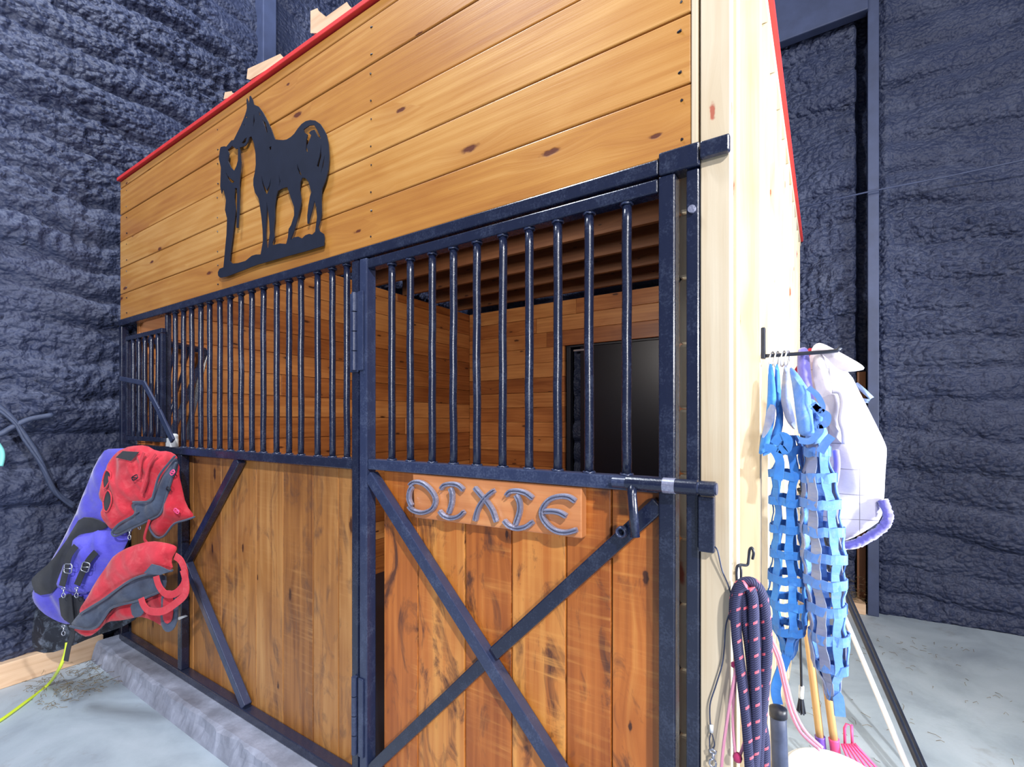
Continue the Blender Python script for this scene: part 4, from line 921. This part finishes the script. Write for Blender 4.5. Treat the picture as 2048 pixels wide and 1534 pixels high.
mb = MB(); q = c3(1475, 1515, -.018); mb.lathe(q-Vector((0, 0, .012)), [(.002, 0), (.009, .004), (.011, .012), (.009, .02), (.003, .024)], 14); mb.build('knot', M['magenta'], pk, smooth=True)
mb = MB(); q = c3(1470, 1330, -.022); mb.lathe(q-Vector((0, 0, .008)), [(.003, 0), (.009, .004), (.009, .012), (.003, .016)], 14); mb.build('tie', M['magenta'], pk, smooth=True)
ropeobj('pink_rope', 'doubled pale pink rope curving down from the nets toward the purple fork',
    [[c3(a, b, .42) for a, b in ((1532, 1270), (1544, 1290), (1556, 1320), (1568, 1370), (1580, 1420), (1602, 1465), (1640, 1500))],
     [c3(a, b, .40) for a, b in ((1536, 1262), (1550, 1290), (1562, 1320), (1574, 1370), (1588, 1420), (1610, 1462), (1645, 1496))]], .0052, 'pinkr')
lc = thing('latch_cord', 'thin dark cord from the latch box ending in a steel snap', 'cord', (.0, -.02, 1.0))
mb = MB(); mb.tube(crom([(.026, -.012, 1.205), c3(1436, 1104, -.02), c3(1444, 1140, -.01), c3(1458, 1175, -.008), c3(1464, 1210, -.008), c3(1452, 1250, -.008), c3(1446, 1320, -.008), c3(1432, 1370, -.008), c3(1420, 1410, -.008), c3(1421, 1455, -.008)], 6), .0018, 8); mb.build('cord', M['cable'], lc, smooth=True)
mb = MB(); mb.tube([c3(1423, 1450, -.010), c3(1423, 1464, -.010)], .0048, 10); mb.build('ferrule', M['white'], lc, smooth=True)
mb = MB(); mb.tube(crom([c3(1422, 1464, -.010), c3(1419, 1480, -.010), c3(1421, 1500, -.010), c3(1429, 1490, -.010), c3(1424, 1468, -.010)], 5), .0016, 8); mb.build('cord_loop', M['cable'], lc, smooth=True)
FP = Plane(0, -.014, 1, -.014); snap(lc, FP, 1426, 1512, .0, .75)
# ------------------------------------------------------------------ tools on the right
def pole(nm, label, a, b, r, mat, cat, capm=None):
    a = Vector(a); b = Vector(b); mb = MB(); mb.tube([a.lerp(b, k/12) for k in range(13)], r, 16)
    t = thing(nm, label, cat, tuple(b)); mb.build('shaft', M[mat], t, smooth=True)
    mb = MB(); d = (b-a).normalized(); mb.tube([a-d*.012, a-d*.006, a+d*.02], [r*.6, r*1.1, r*1.1], 16); mb.build('end_cap', M[capm or mat], t, smooth=True); return t
pole('white_pole', 'glossy white pole leaning beside the black one right of the nets', onX(1598, 1015, .083), onZ(1848, 1613, FLOOR+.014), .0125, 'whitepaint', 'pole', 'white')
pole('black_pole', 'long black steel pole leaning outermost on the right', onX(1598, 979, .083), onZ(1884, 1635, FLOOR+.014), .0130, 'blackpole', 'pole', 'blackp')
pole('black_pole', 'thin black pole leaning just behind the thicker black pole', onX(1600, 970, .079)+Vector((0, .04, 0)), onZ(1884, 1608, FLOOR+.010), .008, 'blackpole', 'pole', 'blackp')
pole('rubber_pipe', 'short stout dark rubber pipe standing under the bright blue net', c3(1556, 1420, .45), tuple(Vector((c3(1566, 1534, .45).x+.01, .44, FLOOR))), .0235, 'cable', 'pipe', 'blackp')
def fork(nm, label, top, sock, col, y):
    a = c3(*top, y); b = c3(*sock, y); d = (b-a).normalized(); t = thing(nm, label, 'fork', (b.x, b.y, FLOOR))
    mb = MB(); mb.tube([a.lerp(b, k/10) for k in range(11)], .0155, 16); mb.build('handle', M['handle'], t, smooth=True)
    mb = MB(); e = b+d*.10; mb.tube([b-d*.005, b, e], [.021, .020, .019], 16); t2 = mb.build('socket', M[col], t, smooth=True)
    return t, b, t2
f1, b1, d1_ = fork('manure_fork', 'wooden handled fork with a purple socket behind the white bucket', (1612, 1240), (1640, 1475), 'purplep', 1.2)
f2, b2, d2_ = fork('manure_fork', 'wooden handled fork with a bright pink plastic head behind the white bucket', (1636, 1240), (1668, 1480), 'pinkp', 1.2)
for t_, b_, col, dx, sk_ in ((f2, b2, 'pinkp', 1, d2_), (f1, b1, 'purplep', .35, d1_)):
    mb = MB(); c = b_+Vector((.03*dx, .03, .045)) if dx == 1 else b_+Vector((.02, .05, .0))
    if dx == 1:      # raised back of the fork head and the tines running down to the floor
        mb.tube([c3(1690, 1492, 1.22), c3(1689, 1456, 1.22), c3(1693, 1448, 1.22), c3(1703, 1450, 1.22), c3(1705, 1492, 1.22)], .0055, 8)
        mb.build('head_frame', M[col], t_, smooth=True)
        for k in range(6):
            s_ = c3(1684+5*k, 1492, 1.2+.0*k); e_ = Vector((s_.x+.11+.035*k, s_.y-.16+.02*k, FLOOR+.012)); mb = MB()
            mb.tube(crom([s_+Vector((0, 0, .01)), s_.lerp(e_, .3)+Vector((0, 0, .01)), s_.lerp(e_, .7)+Vector((0, 0, .004)), e_], 4), [.0055]*6+[.0045]*6+[.003], 8); mb.build('tine', M[col], sk_, smooth=True)
    else:
        for k in range(4):
            s_ = b_+Vector((.004+.012*k, .01, -.08)); e_ = Vector((s_.x+.02*k, s_.y+.16, FLOOR+.012)); mb = MB(); mb.tube(crom([s_, s_.lerp(e_, .5)-Vector((0, 0, .01)), e_], 4), .005, 8); mb.build('tine', M[col], sk_, smooth=True)
c = onZ(1668, 1501, .25); c = Vector((c.x, c.y-.165, 0))
bk = thing('bucket', 'white plastic bucket standing on the concrete at the bottom right', 'bucket', (c.x, c.y, FLOOR))
mb = MB(); mb.lathe((c.x, c.y, FLOOR), [(.125, 0), (.13, .004), (.150, .335), (.158, .337), (.160, .345), (.160, .366), (.155, .371), (.146, .369), (.143, .34), (.124, .02)], 48); mb.build('tub', M['white'], bk, smooth=True)
mb = MB(); mb.lathe((c.x, c.y, FLOOR+.366), [(.150, 0), (.151, .006), (.142, .012), (.135, .007), (.05, .009), (.001, .010)], 48); mb.build('lid', M['white'], bk, smooth=True)
br = thing('hanging_brush', 'small black bristle brush with white ferrule hanging by a cord below the nets', 'brush', tuple(c3(1602, 1400, .75)))
mb = MB(); mb.tube(crom([c3(1600, 1250, .7), c3(1602, 1330, .74), c3(1603, 1375, .75)], 5), .0042, 8); mb.build('cord', M['blackp'], br, smooth=True)
mb = MB(); mb.tube([c3(1603, 1372, .75), c3(1602, 1396, .75)], .0085, 12); mb.build('ferrule', M['white'], br, smooth=True)
mb = MB()
for k in range(14):
    a = k*2.4; rr = .003+.006*(k/14)**.5; q = c3(1602, 1396, .75); mb.tube([q+Vector((rr*math.cos(a)*.6, rr*math.sin(a)*.6, .004)), q+Vector((rr*math.cos(a)*1.6, rr*math.sin(a)*1.6, -.045-.006*(k % 3)))], .0028, 5)
mb.build('bristles', M['blackp'], br)
# cable on the back wall
P = [onY(1560, 424, 3.69), onY(1740, 383, 3.69), onY(1900, 352, 3.70), onY(2048, 320, 3.70), onY(2200, 288, 3.7)]
mb = MB(); mb.tube(P, .007, 8); tag(mb.build('wall_cable', M['foamsmooth'], smooth=True, origin=tuple(P[1])), 'thin taut cable crossing the back foam wall and its steel column', 'cable')
# hay chaff
def chaff(nm, label, pts, n, seed):
    r = random.Random(seed); mb = MB()
    for i in range(n):
        x, y, z = pts(r); a = r.uniform(0, PI); L = r.uniform(.02, .06); t = r.uniform(-.4, .4)
        d = Vector((math.cos(a), math.sin(a), t)).normalized()*L; p = Vector((x, y, z)); q = Vector((r.uniform(-.01, .01), r.uniform(-.01, .01), r.uniform(0, .012)))
        mb.tube([p, p+d*.5+q, p+d], .0012, 4)
    o = mb.build(nm, M['hay'], origin=tuple(pts(random.Random(1)))); return tag(o, label, 'hay', kind='stuff')
chaff('hay_wisps', 'loose hay wisps piled in the gap beside the back steel column', lambda r: (r.uniform(.30, .545), r.uniform(3.74, 3.86), -.03+r.random()**2*.22), 160, 3)
chaff('hay_wisps', 'dark hay and dirt scattered in the left corner by the curb', lambda r: (r.uniform(-3.9, -3.4), r.uniform(-.5, -.14), FLOOR+.004+r.random()**3*.05), 200, 5)
chaff('hay_wisps', 'thin hay chaff scattered on the concrete right of the stall', lambda r: (r.uniform(.15, 1.2), r.uniform(.8, 3.4), FLOOR+.003), 130, 7)
# ================================================================== CAMERA, LIGHT
cd = bpy.data.cameras.new('camera'); cam = bpy.data.objects.new('camera', cd); COL.objects.link(cam)
cam.location = CAM; cam.rotation_euler = (PI/2, 0, YAW)
cd.sensor_width = 36; cd.lens = 36*F/2048; cd.shift_x = (1024-CX)/2048; cd.shift_y = (CY-767)/2048; cd.clip_start = .02
SC.camera = cam
def area(name, loc, target, size, energy, col=(1, 1, 1), sy=None, spread=None):
    l = bpy.data.lights.new(name, 'AREA'); l.energy = energy; l.color = col; l.size = size
    if spread: l.spread = math.radians(spread)
    if sy: l.shape = 'RECTANGLE'; l.size_y = sy
    o = bpy.data.objects.new(name, l); COL.objects.link(o); o.location = loc
    o.rotation_euler = (Vector(target)-Vector(loc)).to_track_quat('-Z', 'Y').to_euler(); return o
area('work_lamp', (6.2, -10.0, 3.5), (-1.0, 0, 1.5), .7, 620, (1, .98, .96))
area('high_lamp', (3.9, -4.1, 5.4), (-1.0, 0, 1.5), .20, 540, (1, .98, .96))
area('side_lamp', (4.4, .4, 1.3), (.0, 1.2, 2.1), .6, 185, (.92, .96, 1), spread=75)
area('barn_lights', (-2.4, -1.3, 6.6), (-3.4, .2, 1.4), .8, 230, (.86, .92, 1))
area('added_stall_fill', (-1.7, .30, 2.70), (-2.6, 3.4, 1.1), .5, 42, (1, .93, .85))  # unseen fill added behind the header to brighten the stall interior
w = bpy.data.worlds.new('world'); SC.world = w; w.use_nodes = True
bg = w.node_tree.nodes['Background']; bg.inputs[0].default_value = (.62, .72, 1, 1); bg.inputs[1].default_value = .23
SC.view_settings.view_transform = 'Standard'; SC.view_settings.look = 'None'
SC.view_settings.exposure = 0.0; SC.view_settings.gamma = 1; SC.view_settings.use_curve_mapping = False
